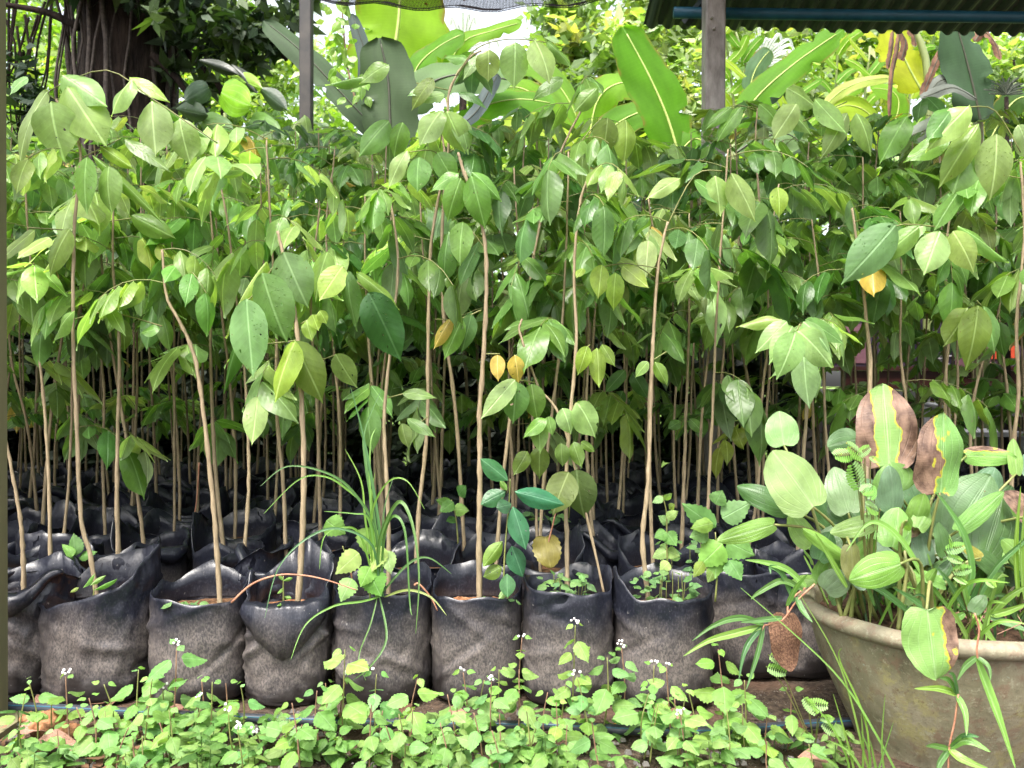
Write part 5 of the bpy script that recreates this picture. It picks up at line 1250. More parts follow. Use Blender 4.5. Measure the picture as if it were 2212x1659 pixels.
for pts, w_, c_, d2 in (
  ([(828, 1290), (820, 1150), (800, 1020), (782, 930), (757, 835)], .009, GT, 1.70), ([(822, 1290), (812, 1150), (790, 1000), (788, 930), (825, 840)], .009, GT, 1.76),
  ([(815, 1290), (812, 1150), (760, 1060), (700, 1020), (620, 1008), (563, 1050)], .008, GT, 1.60), ([(812, 1290), (800, 1120), (740, 1050), (690, 1028), (640, 1040), (570, 1110)], .006, GL, 1.62),
  ([(820, 1290), (805, 1180), (730, 1142), (660, 1165), (600, 1230), (572, 1335)], .007, GT, 1.55), ([(818, 1290), (820, 1170), (860, 1085), (890, 1130), (905, 1240), (898, 1370)], .010, GG, 1.55),
  ([(822, 1290), (830, 1160), (850, 1115), (875, 1150), (885, 1300), (890, 1330)], .008, GG, 1.58), ([(812, 1290), (802, 1180), (805, 1100), (840, 1040), (880, 1040), (917, 1100)], .006, GL, 1.62),
  ([(820, 1290), (780, 1300), (720, 1310), (660, 1350), (628, 1425)], .006, GL, 1.56), ([(822, 1285), (880, 1220), (925, 1205), (975, 1240)], .007, GG, 1.7),
  ([(830, 1290), (880, 1275), (930, 1290), (965, 1330)], .007, (.2, .24, .06), 1.62), ([(815, 1280), (790, 1130), (780, 1040), (745, 970)], .006, GL, 1.7), ([(815, 1280), (800, 1080), (800, 960), (812, 925)], .006, GL, 1.74),
  ([(820, 1290), (835, 1380), (800, 1440), (762, 1470)], .006, GG, 1.56), ([(815, 1290), (800, 1350), (775, 1420), (790, 1470)], .004, GG, 1.58),
  ([(815, 1290), (780, 1160), (740, 1140), (700, 1160), (690, 1230)], .006, GL, 1.62), ([(818, 1290), (810, 1200), (795, 1120), (765, 1110), (700, 1105)], .006, GL, 1.64),
  ([(816, 1290), (806, 1160), (802, 1080), (810, 1020)], .008, GL, 1.72), ([(824, 1290), (826, 1180), (830, 1100), (850, 1030)], .006, GG, 1.74)):
    gblade(tuft, pts, 1.695, w_ * .66, vary(c_, .1), d2)

def runner(lab, root, stems, blades_, d, name='crabgrass'):
    g = empty(name, root, lab, 'grass')
    for pl in stems:
        sp = spline([P(x, y_, d) for x, y_ in pl], 4); v, f, u = tube(shift(sp, sp[0]), .0016, 5); ob('stem', mesh('stem', v, f, M_REDTWIG), g, sp[0])
    for pl, w_, c_ in blades_: gblade(g, pl, d, w_, vary(c_, .1), d - .03)
runner('crabgrass runner reaching left from the pot rim over the dark bags', P(1745, 1262, 1.44), [[(1760, 1262), (1720, 1300), (1690, 1340), (1650, 1352)], [(1650, 1352), (1640, 1380), (1638, 1400)]],
  [([(1650, 1350), (1600, 1335), (1545, 1350), (1495, 1385)], .010, GG), ([(1645, 1354), (1590, 1368), (1530, 1385), (1476, 1418)], .012, GL), ([(1648, 1352), (1620, 1385), (1605, 1420), (1596, 1470)], .010, GG),
   ([(1650, 1350), (1640, 1400), (1625, 1450), (1612, 1490)], .009, GT), ([(1690, 1335), (1640, 1340), (1600, 1345)], .009, GT), ([(1715, 1300), (1690, 1240), (1665, 1225), (1665, 1240)], .010, GG),
   ([(1735, 1275), (1690, 1255), (1640, 1280), (1622, 1295)], .010, GG), ([(1742, 1268), (1700, 1230), (1650, 1215), (1610, 1210)], .011, GL), ([(1720, 1290), (1735, 1320), (1755, 1345)], .011, GG), ([(1700, 1310), (1720, 1270), (1745, 1240)], .010, GL)], 1.38)
runner('crabgrass runner hanging down the front of the clay pot', P(2105, 1325, 1.30), [[(2105, 1325), (2115, 1360), (2110, 1400), (2112, 1425)], [(2070, 1500), (2062, 1560), (2050, 1620), (2048, 1700)]],
  [([(2112, 1425), (2140, 1500), (2165, 1570), (2195, 1665)], .016, GL), ([(2110, 1420), (2085, 1440), (2068, 1470)], .010, GG), ([(2112, 1420), (2135, 1440), (2140, 1470)], .009, GG),
   ([(2068, 1500), (2030, 1488), (1975, 1488)], .010, GL), ([(2068, 1500), (2050, 1470), (2030, 1465)], .009, GG), ([(2068, 1502), (2085, 1540), (2088, 1590)], .012, GL), ([(2070, 1500), (2060, 1460), (2050, 1455)], .007, GG),
   ([(2052, 1618), (2090, 1600), (2140, 1625)], .013, GL), ([(2052, 1618), (2080, 1640), (2150, 1670)], .013, GL), ([(2052, 1618), (2030, 1650), (2025, 1680)], .011, GG), ([(2052, 1616), (2080, 1590), (2115, 1592)], .009, GG), ([(2050, 1618), (2020, 1612), (2000, 1612)], .008, GG)], 1.24)
runner('tuft of wide grass blades sprouting from the pot soil at the right', P(2090, 1310, 1.46), [[(2090, 1320), (2085, 1300)]],
  [([(2060, 1325), (2000, 1250), (1950, 1170), (1905, 1132), (1870, 1135), (1828, 1192)], .011, GL), ([(2075, 1320), (2100, 1240), (2085, 1160), (2050, 1100), (2020, 1062)], .015, (.12, .25, .05)), ([(2090, 1320), (2070, 1290), (2045, 1250), (2020, 1225)], .012, GG),
   ([(2095, 1325), (2110, 1270), (2130, 1250)], .014, GT), ([(2095, 1320), (2080, 1250), (2085, 1210)], .012, GL), ([(2140, 1330), (2180, 1290), (2230, 1260)], .014, GL), ([(2140, 1330), (2180, 1320), (2230, 1300)], .012, GL),
   ([(2140, 1335), (2190, 1350), (2230, 1370)], .012, GG), ([(2100, 1335), (2125, 1360), (2160, 1400), (2190, 1440)], .010, GL), ([(2085, 1325), (2060, 1340), (2030, 1345)], .012, GL), ([(2098, 1325), (2110, 1340), (2125, 1370)], .013, GL),
   ([(2100, 1320), (2150, 1230), (2212, 1170), (2260, 1120)], .010, GG), ([(1960, 1320), (1910, 1280), (1860, 1260)], .012, GG), ([(2030, 1340), (1980, 1300), (1930, 1270)], .012, GG), ([(2200, 1290), (2195, 1180), (2205, 1050)], .012, GL),
   ([(2215, 1300), (2208, 1200), (2215, 1080)], .012, GL), ([(1890, 1310), (1870, 1260), (1850, 1230)], .008, GG), ([(1830, 1270), (1790, 1200), (1760, 1150)], .010, GL)], 1.40)
runner('thin pale grass stalks crossing in front of the clay pot', gnd(1900, 1.28), [],
  [([(1960, 1720), (1900, 1600), (1800, 1450), (1600, 1270)], .0035, GL), ([(1900, 1720), (1870, 1640), (1815, 1440), (1725, 1280)], .0035, GL), ([(1880, 1700), (1870, 1560), (1815, 1430), (1818, 1400)], .003, GL), ([(1920, 1720), (1905, 1620), (1912, 1500)], .0035, GL),
   ([(1840, 1720), (1830, 1640), (1790, 1560), (1740, 1510)], .0035, GL), ([(1855, 1720), (1835, 1620), (1800, 1500)], .004, GL), ([(1860, 1720), (1865, 1620), (1860, 1540)], .004, GL), ([(1880, 1720), (1905, 1640), (1930, 1560)], .003, GL),
   ([(1850, 1720), (1800, 1650), (1740, 1620)], .004, GL), ([(1890, 1720), (1840, 1630), (1790, 1600)], .004, GL), ([(1905, 1720), (1890, 1650), (1880, 1600)], .005, GL), ([(1870, 1720), (1880, 1640), (1860, 1580)], .004, GL)], 1.26, 'grass_stalks')
# straw on the pot soil
b = MB()
for i in range(60):
    x = PX + U(-.02, .2); yy = PY + U(-.2, .05); z = .262; a = U(0, 6.28); l_ = U(.03, .09)
    if (x - PX) ** 2 + (yy - PY) ** 2 > .21 ** 2: continue
    v, f, u = tube([(x, yy, z), (x + l_ * .5 * math.cos(a), yy + l_ * .5 * math.sin(a), z + U(.005, .03)), (x + l_ * math.cos(a + .4), yy + l_ * math.sin(a + .4), z + U(-.005, .02))], .0009, 3, False); b.add(v, f, u)
tag(ob('dry_straw', b.build('dry_straw', M_DRYPALE)), 'tangle of dry pale straw on the soil of the clay pot', 'straw', kind='stuff')

fl = empty('mixed_weeds', (PX, PY, .24), 'tangle of short grass and small leaves covering the soil of the clay pot', 'weeds')
for i in range(130):
    a_ = U(0, 6.28); rr_ = .212 * rnd.random() ** .5; b0 = Vector((PX + rr_ * math.cos(a_), PY + rr_ * math.sin(a_), .235))
    if i % 3:
        h_ = U(.05, .15); o_ = Vector((U(-.09, .09), U(-.07, .05), h_)); q_ = [b0, b0 + o_ * .6 + Vector((0, 0, h_ * .2)), b0 + o_ + Vector((U(-.02, .02), U(-.03, 0), -.01))]
        v, f, uv = ribbon(q_, U(.004, .010)); ob('blade', mesh('blade', shift(v, b0), f, M_GRASS, uv), fl, b0, vary(rnd.choice((GG, GL, (.05, .11, .03))), .2))
    else:
        tp_ = b0 + Vector((U(-.05, .05), U(-.06, .03), U(.03, .13))); d_ = Vector((U(-.04, .04), U(-.03, .02), U(-.01, .04)))
        put_leaf(fl, tp_, tp_ + d_.normalized() * U(.03, .06), U(.018, .034), Vector((U(-.3, .3), -.8, .8)), OVALS['g'][i % 5], vary(rnd.choice((OM, OD, G_MID)), .2), 'leaf')
        v, f, u = tube([Vector((0, 0, 0)), tp_ - b0], .0014, 4, False); ob('stem', mesh('stem', v, f, M_STALK), fl, b0)

# hanging dead leaf left of the pot
dl = empty('withered_leaf', P(1702, 1330, 1.45), 'dark brown withered heart-shaped leaf hanging left of the clay pot', 'dead leaf')
put_leaf(dl, P(1702, 1330, 1.45), P(1706, 1452, 1.43), 74 / F * 1.45, Vector((.1, -1, .1)), leaf_mesh('dry_blade', 'oval', M_BROWNLEAF, .3, .05, .05, 5, sub=2), None, 'blade')
sp = spline([P(1702, 1332, 1.45), P(1705, 1300, 1.46), P(1740, 1270, 1.47)], 4); v, f, u = tube(shift(sp, sp[0]), .002, 5); ob('leaf_stalk', mesh('leaf_stalk', v, f, M_REDTWIG), dl, sp[0])

# feathery pinnate weeds
def pinna_mesh():
    b = MB(); 
    for i in range(9):
        for s_ in (-1, 1):
            x = .1 + i * .1; l_ = .34 * math.sin(math.pi * (.25 + .65 * i / 9)); w_ = .042
            p0 = Vector((x, 0, 0)); dr = Vector((.25, s_, -.15)).normalized(); sd = Vector((1, -s_ * .25, 0)).normalized()
            b.add([p0, p0 + dr * l_ * .4 + sd * w_, p0 + dr * l_ * .85 + sd * w_, p0 + dr * l_, p0 + dr * l_ * .85 - sd * w_, p0 + dr * l_ * .4 - sd * w_], [(0, 1, 2, 3, 4, 5)], [(.5, 0), (.8, .4), (.8, .8), (.5, 1), (.2, .8), (.2, .4)])
    v, f, u = tube([(0, 0, 0), (.5, 0, .01), (1, 0, 0)], .008, 3, False); b.add(v, f, u)
    return b.build('pinna', M_WEED)
PINNA = pinna_mesh()
def feather(lab, root, d, lst):
    g = empty('feathery_weed', root, lab, 'weed')
    for (bx, by, tx, ty) in lst:
        a, b_ = P(bx, by, d), P(tx, ty, d - .02); o = put_leaf(g, a, b_, (b_ - a).length, Vector((U(-.3, .3), -1, .6)), PINNA, vary((.17, .34, .06), .15), 'frond')
        sp = spline([root, root.lerp(a, .6) + Vector((0, 0, .02)), a], 4); v, f, u = tube(shift(sp, sp[0]), .0011, 4, False); ob('stem', mesh('stem', v, f, M_STALK), g, sp[0])
feather('feathery small-leaved weed between the blotched leaves in the pot', Vector((P(1880, 0, 1.46).x, 1.46, .25)), 1.40, [(1845, 980, 1800, 985), (1850, 985, 1880, 965), (1868, 990, 1830, 960), (1880, 985, 1900, 1000), (1890, 1050, 1860, 1065), (1900, 1105, 1870, 1090), (1885, 1045, 1880, 1080), (1860, 1060, 1840, 1000)])
feather('feathery weed low among the pot grasses at the right', Vector((P(2070, 0, 1.46).x, 1.42, .25)), 1.36, [(2040, 1190, 2085, 1178), (2045, 1200, 2080, 1215), (2055, 1235, 2100, 1228), (2060, 1245, 2090, 1262), (2130, 1250, 2150, 1270), (2060, 1180, 2050, 1160)])
feather('feathery weed at the foot of the pot, left side', gnd(1760, 1.50), 1.47, [(1660, 1415, 1702, 1430), (1655, 1440, 1700, 1455), (1735, 1505, 1765, 1545), (1740, 1520, 1790, 1525), (1775, 1560, 1810, 1590), (1770, 1550, 1800, 1555), (1730, 1590, 1760, 1600)])
feather('tiny feathery weed in front of the lipped bag', gnd(600, 1.56), 1.55, [(590, 1560, 608, 1535), (596, 1560, 625, 1552), (590, 1565, 570, 1545)])

# ------------------------------------------------------------------ plants in the front bags
def leafy(lab, d, stem, lv, meshes=WEEDL, cat='weed', name='weed', smat=None, rad=.0022):
    base = P(*stem[0], d); g = empty(name, base, lab, cat)
    sp = spline([P(x, y_, d) for x, y_ in stem], 4); v, f, u = tube(shift(sp, sp[0]), [rad * (1 - .5 * i / len(sp)) for i in range(len(sp))], 6); ob('stem', mesh('stem', v, f, smat or M_STALK), g, sp[0])
    for q in lv: hero_leaf(g, d + U(-.02, .01), *q, mesh_=meshes[rnd.randrange(len(meshes))])
    return g
leafy('green-stemmed shoot with opposite smooth lance leaves right of the central stem', 1.72, [(1088, 1290), (1090, 1200), (1100, 1080), (1102, 1035)],
  [(1097, 1038, 1042, 990, 42, (.05, .16, .06)), (1092, 1062, 1040, 1088, 40, (.05, .15, .06)), (1112, 1062, 1220, 1088, 46, (.04, .16, .08)), (1105, 1090, 1075, 1095, 34, (.04, .11, .05)), (1108, 1095, 1138, 1185, 46, (.05, .17, .08)), (1105, 1180, 1132, 1248, 44, (.05, .16, .08)),
   (1085, 1170, 1045, 1225, 34, 'm'), (1084, 1225, 1042, 1245, 34, 'o'), (1095, 1240, 1095, 1290, 36, (.07, .18, .07)), (1100, 1270, 1078, 1292, 16, 'l'), (1095, 1060, 1080, 1040, 14, 'm')], LANCE, 'shoot', 'young_shoot')
leafy('bright heart-leaved climber at the foot of the grass tuft', 1.70, [(800, 1295), (790, 1240), (750, 1200), (740, 1180)],
  [(775, 1195, 722, 1240, 48, 'l'), (800, 1225, 778, 1268, 40, (.16, .32, .06)), (800, 1240, 820, 1285, 56, (.10, .24, .04)), (760, 1250, 735, 1300, 42, 'l'), (825, 1180, 800, 1230, 40, 'l'), (835, 1190, 845, 1240, 36, 'l'), (705, 1125, 745, 1155, 50, 'm'), (800, 1140, 790, 1200, 60, 'm')])
leafy('broad serrated weed with large leaves beside the clay pot', 1.62, [(1545, 1300), (1550, 1220), (1545, 1150)],
  [(1560, 1175, 1510, 1225, 62, (.16, .32, .06)), (1570, 1170, 1632, 1200, 58, (.13, .27, .07)), (1545, 1140, 1480, 1090, 50, (.10, .22, .06)), (1560, 1120, 1625, 1085, 52, (.13, .24, .09)), (1540, 1130, 1500, 1140, 34, 'm'), (1575, 1210, 1605, 1250, 46, (.11, .24, .07)), (1550, 1190, 1545, 1250, 50, (.16, .3, .07)), (1530, 1150, 1490, 1160, 40, (.14, .26, .08)), (1545, 1090, 1560, 1060, 40, (.1, .2, .06)), (1520, 1215, 1500, 1245, 26, 'o'), (1545, 1225, 1530, 1258, 30, 'o')])
leafy('upright leafy weed right of the twin stems', 1.86, [(1445, 1260), (1440, 1180), (1440, 1110), (1430, 1070)],
  [(1445, 1130, 1425, 1115, 22, 'l'), (1440, 1150, 1462, 1175, 34, (.12, .26, .06)), (1440, 1150, 1415, 1160, 28, (.12, .26, .06)), (1440, 1190, 1470, 1200, 28, 'l'), (1440, 1190, 1410, 1205, 26, 'l'), (1440, 1120, 1465, 1105, 22, 'l'), (1432, 1075, 1410, 1085, 18, 'l'), (1435, 1080, 1450, 1070, 16, 'l'), (1445, 1215, 1425, 1235, 26, 'l'), (1445, 1100, 1455, 1090, 16, 'l')])
leafy('dark leafy weed in the gap left of the olive leaves', 2.05, [(990, 1180), (985, 1120), (975, 1080)],
  [(980, 1085, 950, 1105, 30, 'd'), (990, 1070, 1005, 1050, 30, 'd'), (980, 1100, 1010, 1100, 30, 'm'), (975, 1090, 945, 1080, 24, 'd'), (985, 1120, 965, 1125, 20, 'd')])
leafy('weed with broad pale leaves behind the slumped bag', 1.98, [(170, 1250), (165, 1215)],
  [(160, 1205, 75, 1205, 26, (.12, .26, .06)), (165, 1200, 150, 1155, 36, (.10, .2, .06)), (160, 1200, 130, 1175, 20, (.14, .28, .06)), (170, 1205, 205, 1190, 22, (.11, .24, .06))])
leafy('tiny two-leaved shoots in the orange soil of the slumped bag', 1.72, [(202, 1305), (203, 1265)],
  [(203, 1275, 245, 1250, 12, (.13, .28, .06)), (180, 1270, 200, 1240, 12, (.13, .28, .06)), (170, 1270, 150, 1280, 8, 'l'), (195, 1265, 225, 1245, 10, 'l')], LANCE)
leafy('thin upright seedling inside the lipped bag', 1.72, [(613, 1320), (612, 1280), (612, 1245)],
  [(612, 1255, 600, 1243, 7, (.16, .3, .07)), (612, 1255, 628, 1250, 8, (.16, .3, .07)), (612, 1270, 600, 1280, 8, (.16, .3, .07)), (612, 1290, 628, 1292, 8, (.16, .3, .07)), (612, 1300, 598, 1305, 8, (.16, .3, .07)), (612, 1308, 625, 1315, 9, (.16, .3, .07))], LANCE)
yl = empty('yellow_leaf', P(1190, 1190, 1.92), 'ragged yellow-brown fallen leaf caught on a bag rim', 'dead leaf')
put_leaf(yl, P(1178, 1160, 1.92), P(1186, 1228, 1.9), 62 / F * 1.9, Vector((0, -1, .2)), leaf_mesh('dry_blade', 'oval', M_OVAL, .1, .05, .06, 8, sub=2, serr=.06), (.26, .22, .05), 'blade')

def mat_of_seedlings(lab, cx, cy, d, n, w_, h_):
    g = empty('seedling_mat', P(cx, cy, d), lab, 'weed')
    for i in range(n):
        bx = cx + U(-w_, w_); by = cy - rnd.random() ** 1.3 * h_ ; an = U(0, 6.28); l_ = U(14, 26)
        dp = d + U(-.05, .05); a = P(bx, by, dp); tp = a + Vector((math.cos(an) * l_, math.sin(an) * l_ * .8, -U(-.2, .6) * l_)) / F * d
        put_leaf(g, a, tp, l_ * U(.65, .85) / F * d, Vector((0, -.5, 1)), WEEDL[rnd.randrange(5)], vary((.11, .21, .07), .2))
    for i in range(max(3, n // 6)):
        x = cx + U(-w_ * .8, w_ * .8); sp = [P(x, cy + 8, d), P(x + U(-6, 6), cy - h_ * U(.5, 1), d)]; v, f, u = tube(shift(sp, sp[0]), .001, 4, False); ob('stem', mesh('stem', v, f, M_STALK), g, sp[0])
mat_of_seedlings('dense leafy mat of round-leaved seedlings in the bag with the grey stem', 1222, 1288, 1.76, 46, 50, 55)
mat_of_seedlings('leafy mat of weeds in the bag under the twin stems', 1440, 1290, 1.76, 46, 65, 60)
mat_of_seedlings('low fringe of tiny green seedlings along the front rim of an upright bag', 400, 1308, 1.74, 22, 35, 8)
mat_of_seedlings('few small weeds right of the central stem in the dusty bag', 1080, 1300, 1.74, 9, 35, 14)
mat_of_seedlings('weeds growing in the shaded bag beside the pot', 1480, 1235, 1.98, 24, 60, 70)
mat_of_seedlings('small weeds at the foot of the spotted sapling in the second row', 1180, 1120, 2.5, 14, 40, 16)
# reddish dry stalk bent across the lipped bag
for pl, dd, lab in (([(500, 1302), (545, 1262), (600, 1243), (650, 1243), (700, 1252), (770, 1275)], 1.66, 'long reddish dry stalk bent over the lipped bag'),
                    ([(742, 1290), (760, 1250), (748, 1215)], 1.72, 'short reddish dry stalk standing left of the grass tuft'), ([(895, 1265), (905, 1262), (930, 1290), (945, 1320)], 1.70, 'kinked dry stalk between the grass and dusty bags'),
                    ([(430, 1000), (425, 1080), (415, 1140)], 2.3, 'thin dry twig standing among the shaded bags at the left'), ([(1180, 1190), (1195, 1130), (1210, 1060)], 1.92, 'thin red stalk above the yellow dead leaf')):
    sp = spline([P(x, y_, dd) for x, y_ in pl], 5); v, f, u = tube(sp, [.0025 * (1 - .5 * i / len(sp)) for i in range(len(sp))], 6)
    tag(ob('dry_stalk', mesh('dry_stalk', v, f, M_REDTWIG)), lab, 'twig')

# ------------------------------------------------------------------ weeds in front
def weed(base, h, label, flower, seed, lean=(0, 0), big=1.0, nodes=None):
    g = empty('flowering_weed' if flower else 'leafy_weed', base, label, 'weed', 'leafy weeds in front of the bags')
    top = base + Vector((lean[0], lean[1], h))
    sp = spline([base, base.lerp(top, .5) + Vector((U(-.008, .008), U(-.006, .006), 0)), top], 5)
    v, f, u = tube(shift(sp, base), [.0019 * (1 - .55 * i / len(sp)) for i in range(len(sp))], 5); ob('stem', mesh('stem', v, f, M_STALK if rnd.random() < .5 else M_TWIG), g, base)
    n = nodes or max(3, int(h / .030)); az = U(0, 3)
    tone = vary((.155, .285, .075), .22)
    for k in range(n):
        t = (k + 1) / n; p = sp[min(len(sp) - 1, int(t * (len(sp) - 1)))]
        az += 1.57 + U(-.2, .2); l_ = (.043 * (1 - .55 * abs(t - .55)) * U(.8, 1.2)) * big * (1 if t < .9 else .5)
        for s_ in (0, math.pi):
            o_ = Vector((math.cos(az + s_), math.sin(az + s_), 0)); b0 = p + o_ * .008 * big + Vector((0, 0, .004))
            tip = b0 + o_ * l_ * .93 + Vector((0, 0, l_ * U(-.6, .3)))
            put_leaf(g, b0, tip, l_ * U(.62, .78), Vector((0, -.55, 1)) + o_ * U(-.1, .3), WEEDL[rnd.randrange(5)], vary(tone, .12))
    if flower:
        b = MB()
        for i in range(rnd.choice((3, 4, 5, 6))):
            c = sp[-1] + Vector((U(-.008, .008), U(-.006, .006), U(.002, .013))); r_ = U(.0022, .0032)
            vv = []; ff = []
            for j in range(5):
                ph = math.pi * j / 4
                for q in range(6): a = 6.283 * q / 6; vv.append(c + Vector((r_ * math.sin(ph) * math.cos(a), r_ * math.sin(ph) * math.sin(a), r_ * math.cos(ph))))
            for j in range(4):
                for q in range(6): ff.append((j * 6 + q, j * 6 + (q + 1) % 6, (j + 1) * 6 + (q + 1) % 6, (j + 1) * 6 + q))
            b.add(vv, ff)
        o = ob('flower_buds', b.build('flower_buds', M_BUD), g); o.matrix_basis = Matrix.Translation(-base)
    return g

W = [  # x, d, top y, flower, size, label
 (152, 1.50, 1462, 1, 1.0, 'slender weed with a white bud cluster in front of the slumped bag'), (372, 1.56, 1400, 1, 1.35, 'tall bright weed with pinkish buds before the upright bag'), (300, 1.55, 1450, 0, 1.1, 'leafy weed leaning left before the upright bag'),
 (470, 1.54, 1480, 0, 1.1, 'round-leaved weed left of the lipped bag'), (420, 1.52, 1510, 1, 1.0, 'short weed with white buds below the upright bag'), (522, 1.55, 1478, 0, 1.0, 'weed with upright tip leaves by the lipped bag'),
 (738, 1.55, 1400, 0, 1.4, 'large-leaved tall weed before the bag with the grass tuft'), (812, 1.53, 1455, 1, 1.2, 'weed with one broad leaf and buds under the grass tuft'), (885, 1.52, 1470, 0, 1.3, 'broad serrated weed below the grass-tuft bag'),
 (975, 1.50, 1500, 0, 1.3, 'spreading weed below the dusty bag'), (1060, 1.52, 1470, 1, 1.1, 'weed with purple-white buds right under the dusty bag'), (1128, 1.58, 1375, 1, .8, 'thin tall budding weed between two front bags'),
 (1234, 1.58, 1350, 1, 1.05, 'tallest flowering weed, standing before the leafy-mat bag'), (1300, 1.56, 1420, 0, 1.25, 'sturdy weed with reddish stem right of the tallest weed'), (1340, 1.57, 1402, 1, .9, 'leaning weed with a white flower spray before the twin-stem bag'),
 (1385, 1.53, 1500, 0, 1.3, 'low wide weed before the twin-stem bag'), (1450, 1.54, 1440, 1, 1.0, 'weed with many small buds under the twin-stem bag'), (1500, 1.50, 1490, 0, 1.1, 'small leafed weed left of the pale cluster by the pot'),
 (1560, 1.52, 1405, 0, 1.35, 'tall pale green weed left of the clay pot'), (1610, 1.50, 1470, 0, 1.35, 'broad-leaved weed beside the clay pot base'), (1655, 1.48, 1540, 0, 1.2, 'low weed near the foot of the clay pot'), (1745, 1.38, 1610, 0, 1.1, 'fresh green weed at the bottom edge by the pot'),
 (60, 1.45, 1570, 0, 1.1, 'low weed at the bottom left corner'), (235, 1.47, 1540, 0, 1.3, 'broad weed among the brown litter at lower left'), (620, 1.50, 1560, 0, 1.1, 'low weed in front of the lipped bag'), (690, 1.52, 1490, 0, 1.1, 'weed tucked between lipped bag and grass bag'),
 (1180, 1.50, 1500, 0, 1.2, 'leafy weed left of the tallest flowering weed'), (1010, 1.56, 1450, 1, 1.0, 'upright budding weed close to the dusty bag'), (1120, 1.54, 1450, 0, 1.1, 'bushy weed at the seam of two front bags'), (560, 1.46, 1580, 1, 1.0, 'budding weed at the bottom edge, left half'),
]
XL = ['small weed among the carpet, left part', 'small weed among the carpet, middle part', 'small weed among the carpet, right part']
for i in range(64):
    px = U(10, 1720); b0 = gnd(px, U(1.36, 1.60)); 
    if px > 1500 and b0.y > 1.55: continue
    g_ = weed(b0, U(.06, .145), XL[min(2, int(px / 600))], rnd.random() < .08, i, (U(-.02, .02), U(-.01, .01)), U(.8, 1.1)); g_['group'] = 'small weeds of the front carpet'
for i, (px, d, ty, fl, big, lab) in enumerate(W):
    b0 = gnd(px, d); zt = CZ - (ty - 830) / F * d; weed(b0, max(.05, zt), lab, fl, i, (U(-.015, .015), U(-.01, .01)), big)

# low ground cover, one mass
def cover():
    b = MB(); pr = PROF['weed'][::2] + [PROF['weed'][-1]]
    pts = []
    for i in range(600):
        d = U(1.18, 1.56) if rnd.random() < .9 else U(1.56, 1.64)
        x = U(-1.1, .62); h = U(.012, .10) * (1 if d < 1.46 else .5)
        if rnd.random() < (.62 if d > 1.47 else .25) or (x > .22 and rnd.random() < .6): continue
        if noise.noise(Vector((x * 5, d * 6, 3))) < -.08 - (1.45 - d) * .5: continue
        if x < -.74 and d > 1.46: continue
        if (x - PX) ** 2 + (d - PY) ** 2 < .19 ** 2: continue
        pts.append((x, d, h))
    for (x, d, h) in pts:
        tone = np.array(rnd.choice([(.14, .25, .06), (.18, .29, .08), (.09, .19, .04), (.18, .28, .07), (.06, .14, .03)])) * U(.75, 1.15)
        v, f, u = tube([(x, d, -.01), (x + U(-.005, .005), d, h)], .0009, 3, False); b.add(v, f, u, tuple(tone * .7))
        az = U(0, 6.28); n = rnd.choice((2, 3, 4))
        for k in range(n):
            z = h * (k + 1) / n; az += 1.57
            for s_ in (0, math.pi):
                a = az + s_ + U(-.3, .3); o_ = Vector((math.cos(a), math.sin(a), U(-.65, .45))).normalized(); sd = Vector((-math.sin(a), math.cos(a), U(-.5, .5))).normalized(); l_ = U(.014, .036) * (1.15 - .3 * k / n)
                p = Vector((x, d, z)) + o_ * .003
                vv = []; uu = []; ff = []
                for (t, hw) in [(0, .05), (.12, .36), (.32, .46), (.55, .40), (.8, .2), (1, 0)]:
                    for q in (-1, 0, 1): vv.append(p + o_ * l_ * t + sd * q * hw * l_ * .85 + Vector((0, 0, -.12 * l_ * abs(q) - .22 * l_ * t * t))); uu.append((.5 + q * hw, t))
                for j in range(5):
                    for q in range(2): ff.append((j * 3 + q, j * 3 + q + 1, j * 3 + q + 4, j * 3 + q + 3)[::-1])
                b.add(vv, ff, uu, tuple(tone * U(.85, 1.15)))
    tag(ob('ground_cover', b.build('ground_cover', M_WEEDC)), 'low bright green weed carpet on the ground before the bags', 'ground cover', kind='stuff')
    b = MB()
    for i in range(520):
        x = U(-1.0, .6); d = U(1.3, 1.68); s_ = U(.002, .007)
        vv = [Vector((x, d, .002)) + Vector((U(-1, 1), U(-1, 1), U(-.4, .8))) * s_ for _ in range(8)]
        b.add([(x - s_, d - s_, 0), (x + s_, d - s_ * .8, 0), (x + s_ * .8, d + s_, 0), (x - s_, d + s_ * .9, 0), (x - s_ * .5, d - s_ * .6, s_), (x + s_ * .6, d - s_ * .4, s_ * 1.1), (x + s_ * .4, d + s_ * .5, s_ * .9), (x - s_ * .6, d + s_ * .5, s_)],
              [(4, 5, 6, 7), (0, 1, 5, 4), (1, 2, 6, 5), (2, 3, 7, 6), (3, 0, 4, 7)])
    tag(ob('pebbles', b.build('pebbles', M_CONC, False)), 'small grey pebbles and grit on the soil before the bags', 'pebbles', kind='stuff')
cover()
b = MB()
for i in range(150):
    x = U(-1.02, -.66); d = U(1.36, 1.70); az_ = U(0, 6.28); l_ = U(.012, .045)
    c0 = Vector((x, d, U(.002, .014))); dr = Vector((math.cos(az_), math.sin(az_), U(-.1, .2))); sd = Vector((-math.sin(az_), math.cos(az_), U(-.3, .3))); wd = l_ * U(.12, .45)
    b.add([c0 - dr * l_ * .5, c0 + sd * wd * .5 + Vector((0, 0, .003)), c0 + dr * l_ * .5 + Vector((0, 0, .006)), c0 - sd * wd * .5], [(0, 1, 2, 3)])
tag(ob('leaf_litter', b.build('leaf_litter', M_BROWNLEAF)), 'brown leaf crumbs and twigs littering the soil by the left post', 'leaf litter', kind='stuff')
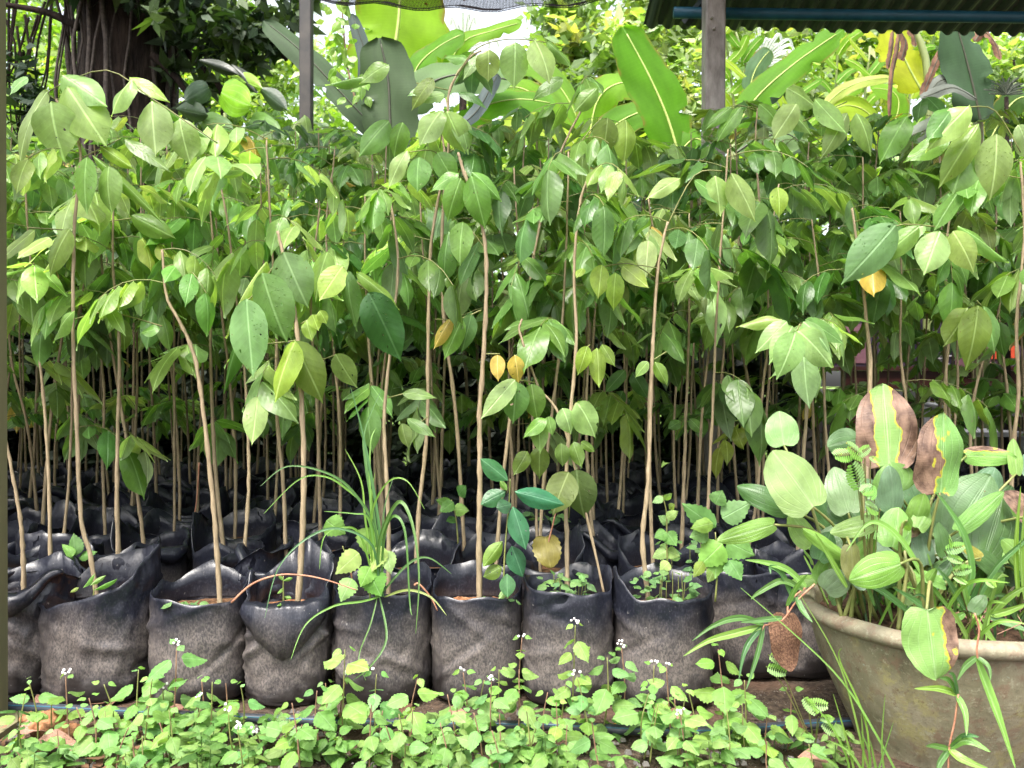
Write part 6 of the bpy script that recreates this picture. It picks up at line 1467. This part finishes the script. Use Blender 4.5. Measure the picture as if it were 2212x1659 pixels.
# orange clods of clay at lower left
for (px, d, s_, lab) in ((100, 1.58, .032, 'larger orange clay clod by the left post'), (150, 1.55, .024, 'paler orange clay clod right of the larger one'), (60, 1.63, .015, 'small clay clod against the left post')):
    v = []; f = []; n = 14
    for j in range(8):
        ph = math.pi * j / 7
        for i in range(n):
            a = 6.283 * i / n; dv = Vector((math.sin(ph) * math.cos(a), math.sin(ph) * math.sin(a), math.cos(ph) * .75)); k = s_ * (1 + .45 * noise.noise(dv * 2.3 + Vector((px, 0, 0))))
            v.append(dv * k)
    for j in range(7):
        for i in range(n): i2 = (i + 1) % n; f.append((j * n + i, (j + 1) * n + i, (j + 1) * n + i2, j * n + i2))
    a = gnd(px, d); tag(ob('clay_clod', mesh('clay_clod', v, f, M_SOILO), None, Vector((a.x, d, s_ * .5))), lab, 'clay clod')
# dead leaves on the ground
DRY = [leaf_mesh('dry_leaf', 'lance', M_BROWNLEAF, -.3, .1, .06, 200 + i) for i in range(3)] + [leaf_mesh('dry_leaf', 'lance', M_DRYPALE, -.3, .15, .07, 210 + i) for i in range(3)]
wh = ['curled brown dead leaf on the soil at lower left', 'brown dead leaf leaning on the left post foot', 'pale brown leaf under the weeds at lower left', 'small dry leaf before the slumped bag', 'dry leaf between upright and lipped bags',
      'reddish dry leaf by the hose before the lipped bag', 'dry leaf under the grass-tuft bag', 'brown leaf at the foot of the dusty bag', 'dry leaf before the leafy-mat bag', 'rusty dry leaf under the twin-stem bag', 'dry leaf near the foot of the pot', 'pale leaf by the bottom edge near the pot']
for (px, d, l_, az), lab in zip(((30, 1.55, .09, .3), (75, 1.66, .10, 1.4), (60, 1.48, .10, .1), (190, 1.60, .05, 2), (330, 1.62, .06, .2), (720, 1.60, .06, .1), (860, 1.62, .05, 1), (1010, 1.62, .05, 3), (1330, 1.60, .04, .5), (1500, 1.60, .07, 3.0), (1690, 1.55, .06, .3), (1790, 1.42, .06, 2.6)), wh):
    a = gnd(px, d) + Vector((0, 0, .018)); k = rnd.randrange(6)
    o = ob('dead_leaf', DRY[k], None, leaf_matrix(a, a + Vector((math.cos(az) * l_, math.sin(az) * l_ * .5, U(.0, .02))), l_ * .42, Vector((U(-.3, .3), -.5, 1)))); tag(o, lab, 'dead leaf')
o = ob('petal', DRY[5], None, leaf_matrix(P(1325, 1567, 1.58), P(1348, 1556, 1.58), .012, Vector((0, -1, .5)))); o.data = leaf_mesh('petal', 'lance', M_ORANGE, .3, .1, .02, 1); tag(o, 'orange petal on the soil beside the hose', 'petal')

# irrigation hose
hp = [(-60, 1528), (60, 1530), (157, 1535), (440, 1550), (737, 1562), (980, 1568), (1200, 1572), (1475, 1584), (1620, 1578), (1771, 1566), (1900, 1560)]
pts = []
for x, y_ in hp:
    d = (CZ - .012) * F / (y_ - 830); a = gnd(x, d); pts.append((a.x, d, .014))
sp = spline(pts, 8); hz = empty('irrigation_hose', sp[0], 'black irrigation hose lying on the soil in front of the bags', 'hose')
v, f, u = tube(shift(sp, sp[0]), .0095, 12); ob('tube', mesh('tube', v, f, M_HOSE), hz, sp[0])
v, f, u = tube(shift([p + Vector((0, -.0072, .0056)) for p in sp], sp[0]), .0014, 5); ob('blue_stripe', mesh('blue_stripe', v, f, M_BLUE), hz, sp[0])
